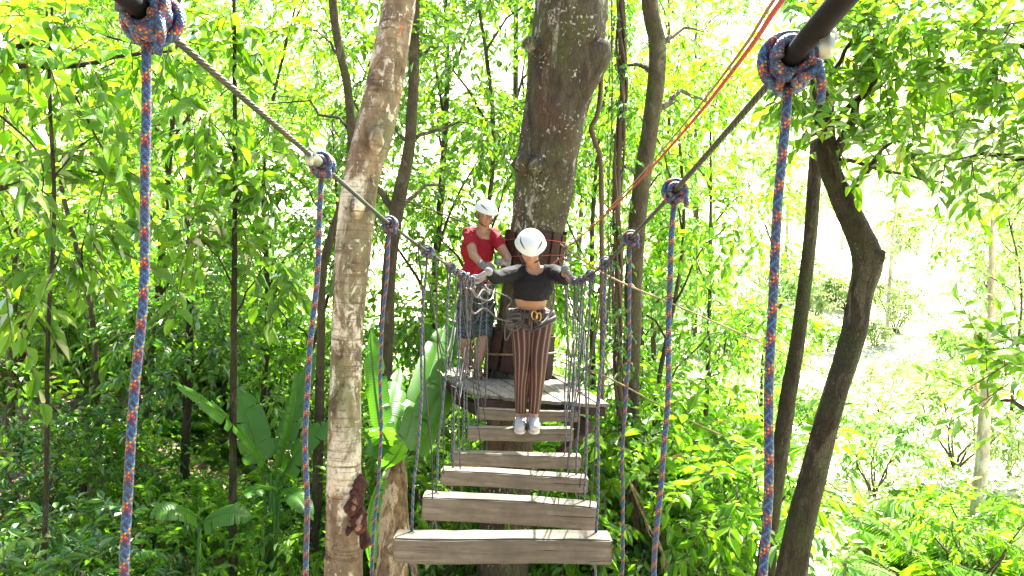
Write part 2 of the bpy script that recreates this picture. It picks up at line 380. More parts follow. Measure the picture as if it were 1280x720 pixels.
def foliage(blobs, n_twig, leaf=.13, per=7, seed=1, twig=.4, droop=.35, wr=.42, shell=.5, aspect=None):
    """blobs: list of (center, rx, ry, rz). returns V,Q,rnd,(stem V,Q)"""
    g = np.random.default_rng(seed)
    B = np.array([[*c, a, b_, c_] for (c, a, b_, c_) in blobs], float)
    vol = (B[:, 3]*B[:, 4]*B[:, 5])**.75; pick = g.choice(len(B), n_twig, p=vol/vol.sum())
    dirs = unit(g.normal(size=(n_twig, 3))); rr = (shell+(1-shell)*g.random(n_twig)**.8)
    lob = 1+.22*np.sin(dirs[:, 0]*4+pick*1.7)*np.cos(dirs[:, 2]*5+pick*2.3)
    pos = B[pick, :3]+dirs*(rr*lob)[:, None]*B[pick, 3:6]
    # clumps: pull some to sub-centres for gaps
    sub = B[pick, :3]+unit(np.stack([np.sin(pick*3.1+np.floor(dirs[:, 0]*2.2)*2.4), np.cos(pick*1.3+np.floor(dirs[:, 1]*2.2)*3.3), np.sin(pick+np.floor(dirs[:, 2]*2.2)*1.9)], -1))*B[pick, 3:6]*.75
    w = g.random(n_twig)[:, None]*.8; pos = pos*(1-w)+sub*w
    td = unit(dirs*.8+g.normal(size=(n_twig, 3))*.6+np.array([0, 0, -droop*.6]))
    tl = twig*(.6+.8*g.random(n_twig))
    brn = g.random(n_twig)
    k = np.arange(per); T = (k+.5)/per
    base = pos[:, None]+td[:, None]*(tl[:, None]*T[None])[..., None]+np.array([0, 0, -1])*(droop*tl[:, None]*T[None]**2*.6)[..., None]
    base = base.reshape(-1, 3); n = len(base)
    tdr = np.repeat(td, per, 0); sgn = np.tile(np.where(k % 2 == 0, 1., -1.), n_twig)
    up = unit(np.array([0, 0, 1.])+g.normal(size=(n_twig, 3))*.35); upr = np.repeat(up, per, 0)
    sd = unit(np.cross(tdr, upr))
    last = np.tile(T > .9, n_twig)
    ld = unit(tdr*.7+sd*(sgn*np.where(last, .1, .9))[:, None]+g.normal(size=(n, 3))*.22+np.array([0, 0, -droop]))
    nr = unit(upr+g.normal(size=(n, 3))*.30)
    L = leaf*(.6+.75*g.random(n)); rn = np.clip(np.repeat(brn, per)*.6+g.random(n)*.4, 0, 1)
    V, Q, r = leaf_geo(base, ld, nr, L, L*wr, rn)
    # stems: thin 3-sided slivers (as quads)
    a = pos; b = pos+td*tl[:, None]+np.array([0, 0, -1])*(droop*tl*.6)[:, None]
    s1 = unit(np.cross(td, up)); s2 = np.cross(s1, td); rad = .006*leaf/.13
    ring = []
    for base_, rd in ((a, rad), (b, rad*.4)):
        for ang in (0, 2.09, 4.19): ring.append(base_+(s1*math.cos(ang)+s2*math.sin(ang))*rd)
    SV = np.stack(ring, 1).reshape(-1, 3); bb = np.arange(n_twig)[:, None]*6
    SQ = np.stack([bb+np.array(q) for q in ((0, 1, 4, 3), (1, 2, 5, 4), (2, 0, 3, 5))], 1).reshape(-1, 4)
    return V, Q, r, SV, SQ
DENS = .33
def crown_mesh(name, blobs, n_twig, dens=None, **kw):
    n_twig = int(n_twig*(dens or DENS))
    V, Q, r, SV, SQ = foliage(blobs, n_twig, **kw)
    VV = np.concatenate([V, SV]); QQ = np.concatenate([Q, SQ+len(V)])
    rr = np.concatenate([r, np.zeros(len(SQ))]); mi = np.concatenate([np.zeros(len(Q)), np.ones(len(SQ))])
    return mk(name, VV, QQ, smooth=False, rnd=rr, matidx=mi)

def limb(g, a, b, r0, r1, seed=0, sag=.12, sides=6):
    rs = random.Random(seed); a, b = Vector(a), Vector(b); d = (b-a).length
    pts = []
    for i in range(7):
        t = i/6; p = a.lerp(b, t); p.z += math.sin(t*math.pi)*sag*d
        if 0 < i < 6: p += Vector((rs.uniform(-1, 1), rs.uniform(-1, 1), rs.uniform(-1, 1)))*d*.035
        pts.append(p)
    g.tube(pts, [r0+(r1-r0)*i/6 for i in range(7)], sides)

def tree(label, spec, bark, name='tree', blobs=None, leafmat='mid', n_twig=400, cat='tree', group=None, sides=14, lump=.05, extra=None,
         leaf=.13, per=7, seed=1, twig=.4, droop=.35, wr=.42, ground=True, limbs=True, lfreq=2.0, smoothn=4, flare=1.3):
    """spec: trunk stations (px,py,D,r_px) from top to bottom; blobs: (px,py,D,rx,ry,rz) in metres"""
    pts = [P(a, b, D) for a, b, D, r in spec]; rad = [r/F*D for a, b, D, r in spec]
    if ground:
        l = pts[-1]; gzz = gz(l.x, l.y)
        if l.z > gzz+.1:
            dv = (pts[-1]-pts[-2]).normalized() if len(pts) > 1 else Vector((0, 0, -1))
            k = min((l.z-gzz), 4)*.25
            e = Vector((l.x+dv.x*k, l.y+dv.y*k, 0)); e.z = gz(e.x, e.y)-.15
            pts.append((l+e)/2); rad.append(rad[-1]*1.05); pts.append(e); rad.append(rad[-1]*flare)
    P4 = catmull([(*p, r) for p, r in zip(pts, rad)], smoothn)
    base = Vector(P4[-1][:3]); base.z = gz(base.x, base.y)
    root = empty(name, base, label, cat, group)
    g = Geo(); g.tube([Vector(p[:3]) for p in P4], [max(p[3], .003) for p in P4], sides, lump=lump, lfreq=lfreq, seed=seed, rough=.014)
    bl = []
    if blobs:
        for i, (bx, by, D, rx, ry, rz) in enumerate(blobs):
            c = P(bx, by, D); bl.append(((c.x, c.y, c.z), rx, ry, rz))
            if limbs:
                # nearest trunk point that lies below the blob
                best = min(P4, key=lambda q: (Vector(q[:3])-c).length+max(0, q[2]-(c.z-.4))*1.5)
                r0 = min(best[3]*.4, .045); limb(g, best[:3], c, max(r0, .008), .005, seed+i)
    if extra: extra(g)
    g.obj('trunk', BARK[bark], root, base)
    if blobs:
        me = crown_mesh('crown', bl, n_twig, leaf=leaf, per=per, seed=seed, twig=twig, droop=droop, wr=wr)
        me.transform(Matrix.Translation(-base)); mobj('crown', me, [LEAF[leafmat], BARK['twig']], root)
    return root

# ------------------------------------------------------------------ main trees
T1 = [(512, -330, 4.9, 18.6), (506, -160, 4.8, 19.5), (503, -60, 4.75, 20.5), (500, 0, 4.7, 20.9), (485, 80, 4.65, 22.3), (466, 170, 4.6, 23.2), (452, 225, 4.58, 21.4), (445, 285, 4.55, 21.9), (438, 350, 4.5, 20.5),
      (434, 420, 4.5, 19.1), (431, 500, 4.5, 20.0), (430, 600, 4.5, 22.3), (431, 660, 4.5, 23.2), (429, 740, 4.5, 24.2)]
def burls(g):
    for (px, py, D, r) in ((470, 175, 4.47, .05), (447, 258, 4.43, .045)):
        c = P(px, py, D); g.tube([c+Vector((0, 0, -r*1.6)), c+Vector((0, 0, -r*.7)), c, c+Vector((0, 0, r*.7)), c+Vector((0, 0, r*1.6))], [r*.3, r*.8, r, r*.8, r*.3], 10, lump=.12, lfreq=20)
mottled = tree('thick pale mottled trunk with lichen, rust patches and a dark scar, behind the left cable', T1, 'mottled', name='mottled_tree', extra=burls,
     blobs=[(640, -420, 6.0, 1.6, 1.6, .9), (300, -470, 5.4, 1.5, 1.5, .8), (470, -620, 4.9, 1.8, 1.8, .9)], n_twig=420, leafmat='mid', seed=11, lump=.035, sides=26, smoothn=9)
gs = Geo()
for k, (px, py, D, r) in enumerate(((450, 606, 4.44, .040), (440, 632, 4.43, .055), (449, 650, 4.44, .058), (455, 674, 4.47, .040), (436, 660, 4.43, .04), (446, 622, 4.43, .05))):
    c = P(px, py, D); gs.tube([c+Vector((0, .01, -r*1.5)), c+Vector((0, 0, -r*.7)), c, c+Vector((0, 0, r*.7)), c+Vector((0, .01, r*1.5))], [r*.25, r*.8, r, r*.75, r*.25], 12, lump=.16, lfreq=70, seed=k, rough=.08)
gs.obj('scar', BARK['scar'], mottled, mottled.location)
T3 = [(728, -420, 7.8, 44), (722, -200, 7.8, 45), (717, -60, 7.75, 46), (713, 0, 7.7, 47), (708, 60, 7.7, 47), (698, 120, 7.7, 41), (688, 180, 7.7, 37), (680, 230, 7.7, 36), (672, 280, 7.7, 33), (664, 340, 7.7, 32), (655, 400, 7.7, 34),
      (650, 450, 7.7, 37), (645, 480, 7.7, 38), (638, 540, 7.7, 31), (633, 620, 7.7, 30), (628, 720, 7.7, 32)]
def t3x(g):
    # stub of a lost limb on the right, a ridge under it, swellings
    a = P(728, 105, 7.55); b = P(752, 62, 7.45); c = P(752, 20, 7.6)
    g.tube([P(706, 150, 7.6), a, P(742, 80, 7.5), P(750, 62, 7.45), P(757, 50, 7.42)], [.10, .15, .14, .12, .05], 12, lump=.06, lfreq=6)
    for (px, py, D, r) in ((655, 205, 7.48, .12), (697, 212, 7.5, .10), (668, 208, 7.40, .09), (707, 208, 7.62, .07), (662, 55, 7.45, .08)):
        c = P(px, py, D); g.tube([c+Vector((0, 0, -r)), c+Vector((0, 0, -r*.5)), c, c+Vector((0, 0, r*.5)), c+Vector((0, 0, r))], [r*.2, r*.75, r, r*.8, r*.2], 10, lump=.1, lfreq=12)
tree('massive dark trunk flecked with white lichen holding the wooden platform', T3, 'lichen', name='platform_tree', extra=t3x,
     blobs=[(560, -330, 8.2, 2.0, 2.0, 1.1), (860, -420, 9, 1.9, 2, 1.0), (720, -560, 8.5, 2.2, 2.2, 1.0), (640, -80, 10.2, .9, .9, .8)], n_twig=520, leafmat='mid', seed=12, lump=.035, sides=36, smoothn=9)
# thin dark tree behind, forked
def t2x(g):
    limb(g, P(492, 262, 9.2), P(452, 205, 9.6), .05, .02, 3, .02); limb(g, P(452, 205, 9.6), P(438, 80, 9.8), .022, .012, 4, .0)
tree('thin grey forked trunk just right of the pale mottled trunk', [(522, -120, 9.4, 5), (519, 0, 9.4, 6), (517, 100, 9.3, 6.5), (512, 180, 9.2, 7.5), (500, 240, 9.2, 9), (492, 290, 9.2, 9), (486, 350, 9.2, 8.5), (482, 450, 9.2, 9), (480, 620, 9.2, 10)],
     'grey', name='slender_tree', extra=t2x, blobs=[(560, 60, 9.8, .9, .8, .55), (600, 160, 9.9, .75, .7, .55), (560, 230, 10, .5, .5, .4), (600, -60, 10, 1.0, 1, .7), (455, 60, 10.4, .8, .8, .6), (470, 170, 10.8, .7, .7, .5)],
     n_twig=560, leafmat='mid', leaf=.13, seed=13, sides=10)
tree('slim leaning trunk at the top left of the mottled trunk', [(412, -120, 8.5, 5), (416, 0, 8.5, 5.5), (424, 60, 8.5, 5.5), (436, 120, 8.5, 5.5), (437, 220, 8.6, 5.5), (405, 330, 8.7, 5), (401, 440, 8.8, 5.5), (398, 560, 8.8, 6)],
     'grey', name='slender_tree', blobs=[(380, 40, 9, .8, .8, .6), (330, 130, 9.2, .75, .7, .5), (430, -40, 9.2, .9, .9, .6)], n_twig=300, leafmat='bright', leaf=.12, seed=14, sides=10)
# right-hand trees
tree('straight mossy trunk bright on its right edge, right of the vine column', [(808, -160, 9.5, 10), (812, 0, 9.5, 10), (822, 60, 9.5, 10.5), (816, 140, 9.5, 11), (803, 220, 9.5, 11), (795, 300, 9.5, 10.5), (790, 420, 9.5, 11), (786, 600, 9.5, 12)],
     'grey', name='mossy_tree', blobs=[(880, 40, 10.2, .8, .8, .6), (850, 130, 10.4, .55, .6, .45), (760, 90, 10.8, .6, .6, .6), (900, -60, 10.5, 1, 1, .7), (905, 140, 11, .5, .6, .5), (760, 220, 11.2, .45, .5, .5)],
     n_twig=480, leafmat='bright', leaf=.11, seed=15, sides=12)
tree('slim straight mossy trunk left of the crooked trunk on the right', [(1022, 60, 7.6, 6), (1022, 150, 7.5, 7.5), (1018, 230, 7.5, 8), (1010, 320, 7.5, 8.5), (998, 420, 7.5, 9), (985, 500, 7.5, 9.5), (974, 570, 7.5, 10), (962, 660, 7.5, 11)],
     'dark', name='mossy_tree', blobs=[(1010, 60, 7.6, .5, .6, .5), (1080, -30, 7.9, .7, .7, .5)], n_twig=150, leafmat='deep', leaf=.15, seed=16, sides=10, droop=.6)
def t7x(g):
    g.tube([P(1080, 322, 6.0), P(1096, 320, 5.95), P(1106, 321, 5.92)], [.11, .075, .045], 10, lump=.08)
    limb(g, P(1040, 195, 6.1), P(1010, 90, 5.7), .04, .015, 2, .05); limb(g, P(1042, 200, 6.1), P(1110, 70, 5.6), .045, .015, 5, .05)
    limb(g, P(1042, 200, 6.1), P(1180, 228, 5.9), .02, .006, 7, .03)
tree('crooked mossy trunk with an elbow and broken stub leaning across the right', [(1014, -60, 6.3, 9.0), (1026, 60, 6.2, 10.8), (1034, 190, 6.1, 11.7), (1050, 240, 6.05, 13.5), (1070, 285, 6.0, 15.3), (1084, 325, 6.0, 18.0), (1076, 365, 6.0, 15.3), (1066, 420, 6.0, 15.3),
      (1042, 500, 5.9, 15.3), (1020, 580, 5.9, 15.8), (1002, 650, 5.9, 16.7), (988, 730, 5.9, 18.0)], 'dark', name='crooked_tree', extra=t7x, lump=.045,
     blobs=[(1010, 95, 5.7, .34, .4, .34), (1075, 40, 5.6, .5, .5, .36), (1150, 90, 5.7, .55, .5, .36), (1130, 175, 5.6, .42, .4, .2), (1030, 180, 5.8, .25, .3, .28)],
     n_twig=520, leafmat='mid', leaf=.12, seed=17, twig=.34, per=8, droop=.15, wr=.46)
tree('leafy tree reaching in from beyond the upper right edge', [(1420, -100, 4.9, 40), (1420, 200, 4.9, 45), (1400, 500, 4.9, 50), (1400, 720, 4.9, 52)], 'dark', name='overhanging_tree',
     blobs=[(1245, 60, 5.0, .5, .5, .28), (1275, 190, 4.9, .42, .5, .24), (1195, 200, 5.1, .28, .35, .16), (1265, 455, 4.6, .28, .4, .22), (1240, 500, 4.6, .18, .3, .12), (1330, 120, 5, .6, .6, .5), (1340, 440, 4.7, .5, .5, .4), (1200, 0, 5.2, .55, .5, .3)],
     n_twig=720, leafmat='mid', leaf=.105, seed=18, twig=.34, per=8, droop=.1, wr=.44)
tree('thin pale bare trunk at the lower right', [(1243, 240, 11.5, 2.5), (1240, 320, 11.5, 3.5), (1238, 420, 11.5, 5), (1232, 500, 11.5, 7), (1226, 590, 11.5, 8), (1218, 680, 11.5, 8), (1212, 740, 11.5, 9)], 'pale', name='pale_sapling',
     blobs=[(1245, 300, 11.6, .5, .5, .5), (1210, 380, 11.7, .35, .4, .3)], n_twig=70, leafmat='lime', leaf=.10, seed=19, sides=10, cat='sapling')
tree('straight dark sapling standing upright between the two left ropes', [(292, -60, 7.5, 2), (293, 60, 7.5, 2.6), (294, 200, 7.5, 3), (293, 330, 7.5, 3.4), (292, 460, 7.5, 4), (291, 580, 7.5, 5), (291, 720, 7.5, 5.5)], 'dark', name='sapling', cat='sapling',
     blobs=[(260, 150, 7.4, .45, .45, .5), (325, 210, 7.7, .4, .4, .4), (250, 300, 7.3, .42, .4, .35), (340, 330, 7.7, .35, .4, .35), (290, 30, 7.5, .5, .5, .4)], n_twig=260, leafmat='mid', leaf=.17, seed=20, wr=.52, sides=8)
tree('leafy young tree with drooping broad leaves at the far left', [(70, -80, 6.4, 1.6), (62, 100, 6.4, 2), (68, 260, 6.4, 2.4), (60, 420, 6.4, 2.6), (58, 600, 6.4, 3)], 'dark', name='sapling', cat='sapling',
     blobs=[(60, 60, 6.4, .5, .5, .4), (120, 170, 6.6, .45, .4, .35), (20, 210, 6.3, .4, .4, .35), (90, 300, 6.6, .45, .4, .3), (20, 380, 6.3, .35, .4, .3)], n_twig=240, leafmat='mid', leaf=.18, seed=21, wr=.52, sides=8, droop=.5)
tree('dark bushy tree low in the left behind the banana leaves', [(235, 300, 9.4, 3), (237, 380, 9.4, 4), (236, 470, 9.4, 5), (232, 560, 9.4, 6), (230, 640, 9.4, 7)], 'dark', name='bushy_tree',
     blobs=[(240, 370, 9.4, .75, .7, .5), (170, 400, 9.5, .45, .5, .4), (285, 430, 9.5, .5, .5, .45), (220, 460, 9.2, .6, .6, .4)], n_twig=420, leafmat='deep', leaf=.13, seed=22, sides=8)
tree('tree at the far left edge whose brown bough crosses the upper left', [(-120, 60, 7, 16), (-122, 300, 7, 18), (-120, 600, 7, 20)], 'dark', name='boughed_tree',
     extra=lambda g: (g.tube(catmull([P(-120, 70, 7), P(-20, 80, 6.9), (P(60, 83, 6.8)), P(110, 80, 6.8), P(150, 70, 6.9), P(215, 64, 7)], 4), [.04-.0014*i for i in range(21)], 6),
                      g.tube(catmull([P(70, 84, 6.8), P(100, 130, 6.7), P(125, 180, 6.7), P(150, 205, 6.7), P(172, 222, 6.6)], 4), [.014-.0006*i for i in range(17)], 6),
                      g.tube(catmull([P(-60, 100, 6.9), P(0, 145, 6.7), P(40, 180, 6.7), P(54, 210, 6.7), P(52, 250, 6.6)], 4), [.014-.0006*i for i in range(17)], 6)),
     blobs=[(190, 60, 7.1, .5, .4, .25), (-30, 30, 7, .7, .7, .5), (160, 225, 6.8, .25, .25, .2), (20, 130, 7, .4, .4, .25)], n_twig=220, leafmat='bright', leaf=.17, seed=23, wr=.52)

# hanging lianas
def liana(label, pts, r, leafy=0, name='vine', seed=1, strands=1, mat='twig', lm='mid', lf=.07, spread=.1):
    C_ = [Vector(p) for p in catmull([P(*p) for p in pts], 6)]
    base = C_[-1]; root = empty(name, base, label, 'vine')
    g = Geo(); rs = random.Random(seed)
    for k in range(strands):
        ph = rs.uniform(0, 6); am = 0 if k == 0 else spread*.45
        pp = [c+Vector((math.cos(ph+i*.35)*am, math.sin(ph+i*.35)*am, 0)) for i, c in enumerate(C_)]
        g.tube(pp, r if k == 0 else r*.5, 6, lump=.08, lfreq=8, seed=seed+k)
    g.obj('stem', BARK[mat], root, base)
    if leafy:
        rs2 = np.random.default_rng(seed); bl = [((c.x, c.y, c.z), spread*(.6+rs2.random()), spread, .25) for c in C_]
        me = crown_mesh('foliage', bl, leafy, leaf=lf, per=5, seed=seed, twig=.16, droop=.9, wr=.5, shell=.1)
        me.transform(Matrix.Translation(-base)); mobj('foliage', me, [LEAF[lm], BARK['twig']], root)
liana('kinked bare brown vine hanging just right of the massive trunk', [(752, -60, 7.9), (750, 40, 7.9), (751, 110, 7.9), (746, 145, 7.9), (739, 160, 7.9), (744, 178, 7.9), (751, 205, 7.9), (752, 300, 7.9), (753, 400, 7.9), (752, 520, 7.9)], .028, seed=2)
liana('dark leafy column of tangled vines hanging right of the platform', [(779, -60, 8.4), (776, 40, 8.4), (778, 120, 8.4), (773, 220, 8.4), (772, 320, 8.4), (771, 420, 8.4), (776, 500, 8.4), (786, 590, 8.4), (800, 680, 8.4), (812, 760, 8.4)], .032, 620, strands=6, seed=3, lm='deep', spread=.11)
liana('fine leafy creeper trailing between the kinked vine and the column', [(764, -40, 9.4), (765, 140, 9.4), (760, 260, 9.4), (763, 420, 9.4)], .01, 130, strands=3, seed=4, lm='bright', spread=.1)
liana('pair of brown roots slanting down below the vine column', [(786, 600, 7.6), (800, 635, 7.6), (815, 665, 7.5), (828, 690, 7.5), (836, 760, 7.5)],   .011, seed=5, strands=3, spread=.09, mat='sheath')

# ------------------------------------------------------------------ banana plants
def banana_leaf(base, tip, width, up, bend=.2, torn=.38, seed=0, fold=.35, nseg=26):
    rs = random.Random(seed); base, tip = Vector(base), Vector(tip)
    d = tip-base; L = d.length; dn = d.normalized(); upv = Vector(up); upv = (upv-dn*upv.dot(dn)).normalized(); side = dn.cross(upv).normalized()
    V, Q, UV, VR = [], [], [], []
    def mid(t): return base+d*t+upv*(math.sin(t*math.pi*.9)*bend*L)
    def wid(t): return width*.5*min(1, (t/.12)**.6)*(1 if t < .55 else max(0.02, 1-((t-.55)/.45)**2.2))
    for sgn in (-1, 1):
        off = 0; ns = 0; k = 0
        start = .1
        i = 0
        while i < nseg:
            run = rs.randint(2, 6) if rs.random() < torn*2 else rs.randint(5, 12)
            run = min(run, nseg-i); droopk = rs.uniform(-.04, .10)*width
            idx0 = len(V)
            for j in range(run+1):
                tt = start+(1-start)*(i+j)/nseg; m = mid(tt); w = wid(tt)
                if j in (0, run) and 0 < i+j < nseg: w *= rs.uniform(.75, .98) ; 
                sh = (.03 if j == run and run < nseg-i else 0)*L*rs.random()
                for q in range(4):
                    u = q/3
                    p = m+side*sgn*w*u+upv*(w*fold*u-(w*fold*1.25+droopk)*u*u)+dn*(w*.25*u-sh*u)
                    V.append(p); VR.append((sgn*u, tt*L))
            for j in range(run):
                for q in range(3):
                    a = idx0+j*4+q
                    Q.append((a, a+1, a+5, a+4)); UV += [VR[a], VR[a+1], VR[a+5], VR[a+4]]
            i += run
    g = Geo(); g.add([tuple(v) for v in V], Q, UV)
    ribs = [mid(t/14)-upv*.004 for t in range(15)]
    g.tube(ribs, [.016-.001*t for t in range(15)], 6)
    return g
def m_over(): pass
def banana(label, base_px, leaves, stem=None, seed=0, name='banana_plant'):
    b = P(*base_px); b.z = gz(b.x, b.y)
    root = empty(name, b, label, 'banana plant')
    top = P(base_px[0], base_px[1], base_px[2])
    if stem:
        g = Geo(); pts = [P(*s_[:3]) for s_ in stem]; rr = [s_[3] for s_ in stem]
        bb = Vector((pts[-1].x, pts[-1].y, gz(pts[-1].x, pts[-1].y)-.1)); pts.append(bb); rr.append(rr[-1]*1.15)
        g.tube(pts, rr, 14, lump=.08, lfreq=4, seed=seed)
        rs = random.Random(seed)
        for k in range(16):   # dried hanging sheaths
            a = rs.uniform(0, 6.28); t = rs.random()*.7; i = int(t*(len(pts)-1)); p = pts[i].lerp(pts[i+1], rs.random()); r = rr[i]
            o = Vector((math.cos(a), math.sin(a), 0)); ln = rs.uniform(.25, .7)
            g.tube([p+o*r*.8, p+o*r*1.25+Vector((0, 0, -ln*.3)), p+o*r*(1.1+rs.random()*.5)+Vector((0, 0, -ln*.7)), p+o*r*(1+rs.random()*.8)+Vector((0, 0, -ln))], [.012, .028, .024, .006], 4)
        g.obj('stem', BARK['sheath'], root, b)
    for i, (bp, tp, w, up, bend) in enumerate(leaves):
        bpt = P(*bp); g = banana_leaf(bpt, P(*tp), w*.72, up, bend, seed=seed*31+i)
        if not stem: g.tube([b+Vector((0, 0, -.05)), b.lerp(bpt, .5)+Vector((0, 0, .05)), bpt], [.03, .02, .014], 6)
        else: g.tube([top, top.lerp(bpt, .5)+Vector((0, 0, .03)), bpt], [.03, .022, .015], 6)
        g.obj('leaf', LEAF['banana'], root, b)
banana('green banana plant with long narrow upright leaves right of the second left rope', (345, 600, 8.0), [
    ((338, 590, 7.9), (203, 476, 7.0), .42, (-.2, -.6, 1), .08),
    ((342, 600, 8.0), (370, 462, 8.4), .22, (1, -.2, .3), .04),
    ((330, 590, 8.0), (298, 484, 8.2), .5, (.1, -1, .3), .03),
    ((350, 600, 8.1), (420, 525, 8.2), .42, (-.3, -.8, .8), .12),
    ((345, 580, 8.3), (395, 440, 9.0), .4, (-.4, -1, .3), .04),
    ((345, 612, 7.8), (308, 626, 7.1), .34, (0, -.5, 1), .12),
    ((350, 612, 7.8), (392, 655, 7.3), .3, (0, -.5, 1), .2)], seed=1)
banana('low banana leaf arching over dark undergrowth at lower left', (246, 690, 6.9), [
    ((250, 650, 6.9), (186, 648, 6.6), .38, (0, -.5, 1), .22), ((250, 655, 6.9), (316, 648, 6.9), .40, (0, -.6, 1), .2)], seed=2)
banana('large banana plant with shaggy brown stem between the mottled trunk and the planks', (497, 575, 6.4), [
    ((480, 560, 6.3), (464, 410, 6.7), .34, (-.6, -1, .2), .03),
    ((492, 575, 6.4), (462, 545, 5.8), .3, (-.2, -.8, .8), .2),
    ((470, 590, 6.1), (500, 460, 7.0), .32, (.3, -1, .2), .03),
    ((505, 560, 6.6), (556, 405, 7.8), .42, (.5, -1, .2), .03),
    ((500, 570, 6.3), (520, 500, 7.0), .5, (.3, -1, .3), .06),
    ((505, 575, 6.5), (560, 470, 7.4), .44, (.4, -1, .4), .08),
    ((480, 590, 5.9), (470, 715, 5.5), .30, (-1, -.7, .1), .12),
    ((478, 585, 5.9), (505, 548, 5.4), .22, (.4, -1, .2), .08)],
    stem=[(497, 560, 6.4, .05), (495, 600, 6.4, .10), (492, 660, 6.35, .12), (490, 730, 6.3, .13)], seed=3)
banana('banana leaves standing pale green behind the man at the platform edge', (560, 560, 10.5), [
    ((555, 480, 10.4), (585, 360, 10.8), .5, (.3, -1, .2), .04), ((550, 490, 10.4), (530, 400, 10.6), .5, (-.3, -1, .2), .04)], seed=4)

# ------------------------------------------------------------------ rope bridge
def cabl(knots): return [P(*k) for k in knots]
LK = [(186, 20, 1.0), (402, 206, 1.7), (487, 280, 2.45), (534, 314, 3.1), (563, 334, 3.75), (577, 344, 4.4), (590, 350, 5.0)]
RK = [(984, 78, 1.0), (843, 239, 1.7), (788, 298, 2.45), (757, 329, 3.1), (738, 344, 3.75), (727, 350, 4.4), (718, 352, 5.1)]
LP, RP = cabl(LK), cabl(RK)
def cable_pts(K, end):
    a, b = K[0], K[1]
    near = [a+(a-b)*t+Vector((0, 0, t*t*.05)) for t in (3.2, 2.2, 1.2, .5)]
    return [Vector(p) for p in catmull(near+K+end, 6)]
endL = [P(612, 345, 6.2), P(632, 335, 7.42)]; endR = [P(706, 345, 6.2), P(697, 322, 7.45)]
CL, CR = cable_pts(LP, endL), cable_pts(RP, endR)
cabL = Geo().tube(CL, .0055, 8).obj('steel_cable', CABLE, None, CL[0]); tag(cabL, 'grey steel hand cable running along the left side of the bridge', 'cable')
cabR = Geo().tube(CR, .0055, 8).obj('steel_cable', CABLE, None, CR[0]); tag(cabR, 'grey steel hand cable running along the right side of the bridge', 'cable')
def sleeve(par, a, b, r, mat, name, lump=0):
    n = 6; g = Geo().tube([a.lerp(b, i/n) for i in range(n+1)], [r*.8]+[r]*(n-1)+[r*.8], 12, lump=lump, lfreq=90)
    g.obj(name, mat, par, par.location)
def on(Kp, i, t): return Kp[i].lerp(Kp[i+1], t)
dR = (RP[0]-RP[1]).normalized(); dL = (LP[0]-LP[1]).normalized()
sleeve(cabR, RP[0]+dR*.0, RP[0]+dR*.5, .0145, RUBBER, 'hose'); sleeve(cabL, LP[0]+dL*.0, LP[0]+dL*.5, .0145, RUBBER, 'hose')
sleeve(cabL, LP[1]+dL*.015, LP[1]+dL*.075, .0105, ALU, 'ferrule')
for par, q, d in ((cabL, LP[1]+dL*.078, dL), (cabR, RP[0]+dR*.10+Vector((.012, 0, -.012)), dR)):
    g = Geo(); g.tube([q-Vector((.0, 0, .022)), q-Vector((0, 0, .012)), q+Vector((0, 0, .004))], [.008, .0095, .009], 8); g.tube([q+Vector((-.012, 0, .0)), q+Vector((0, 0, .0145)), q+Vector((.012, 0, 0))], .004, 6); g.obj('clamp', ALU, par, par.location)

def helix(c, ax, r, turns, length, n=20, ph=0):
    ax = ax.normalized(); u = ax.cross(Vector((0, 0, 1))).normalized(); w = ax.cross(u)
    N_ = int(turns*n); return [c+ax*(length*(i/N_-.5))+(u*math.cos(ph+i/n*2*math.pi)+w*math.sin(ph+i/n*2*math.pi))*r for i in range(N_+1)]
def knot_geo(g, c, ax, rr, big=1.0):
    """clove hitch bundle of rope round the cable"""
    ax = ax.normalized(); core = .0075 if big < 1.3 else .015
    nt_ = 4.0 if big > 1.3 else 3.0; rr = rr*(1.12 if big > 1.3 else 1)
    g.tube(helix(c, ax, core+rr*.9, nt_, rr*2.12*nt_, ph=.3), rr, 10)
    g.tube(helix(c, ax, core+rr*2.6, 1.5, -rr*2.1*nt_, ph=1.7), rr, 10)
    # crossing turn and bulge under the cable
    dn = Vector((0, 0, -1)); dn = (dn-ax*dn.dot(ax)).normalized(); sd = ax.cross(dn)
    q = c+dn*(core+rr*2.0)
    loop = [q+ax*(math.cos(a)*rr*2.1*big)+sd*(math.sin(a)*rr*1.5)+dn*(rr*.6*math.sin(2*a)) for a in [i/16*2*math.pi for i in range(17)]]
    g.tube(loop, rr, 8)
    e = c+ax*rr*2.5*big+sd*(core+rr*2.2)
    g.tube([e-sd*rr*2+dn*rr, e+dn*rr*1.5, e+sd*rr*.6+dn*rr*5, e+sd*rr*.3+dn*rr*(9 if big > 1.3 else 6)], [rr*.95]*3+[rr*.8], 8)
    return c+dn*(core+rr*3.0)
hang = {}
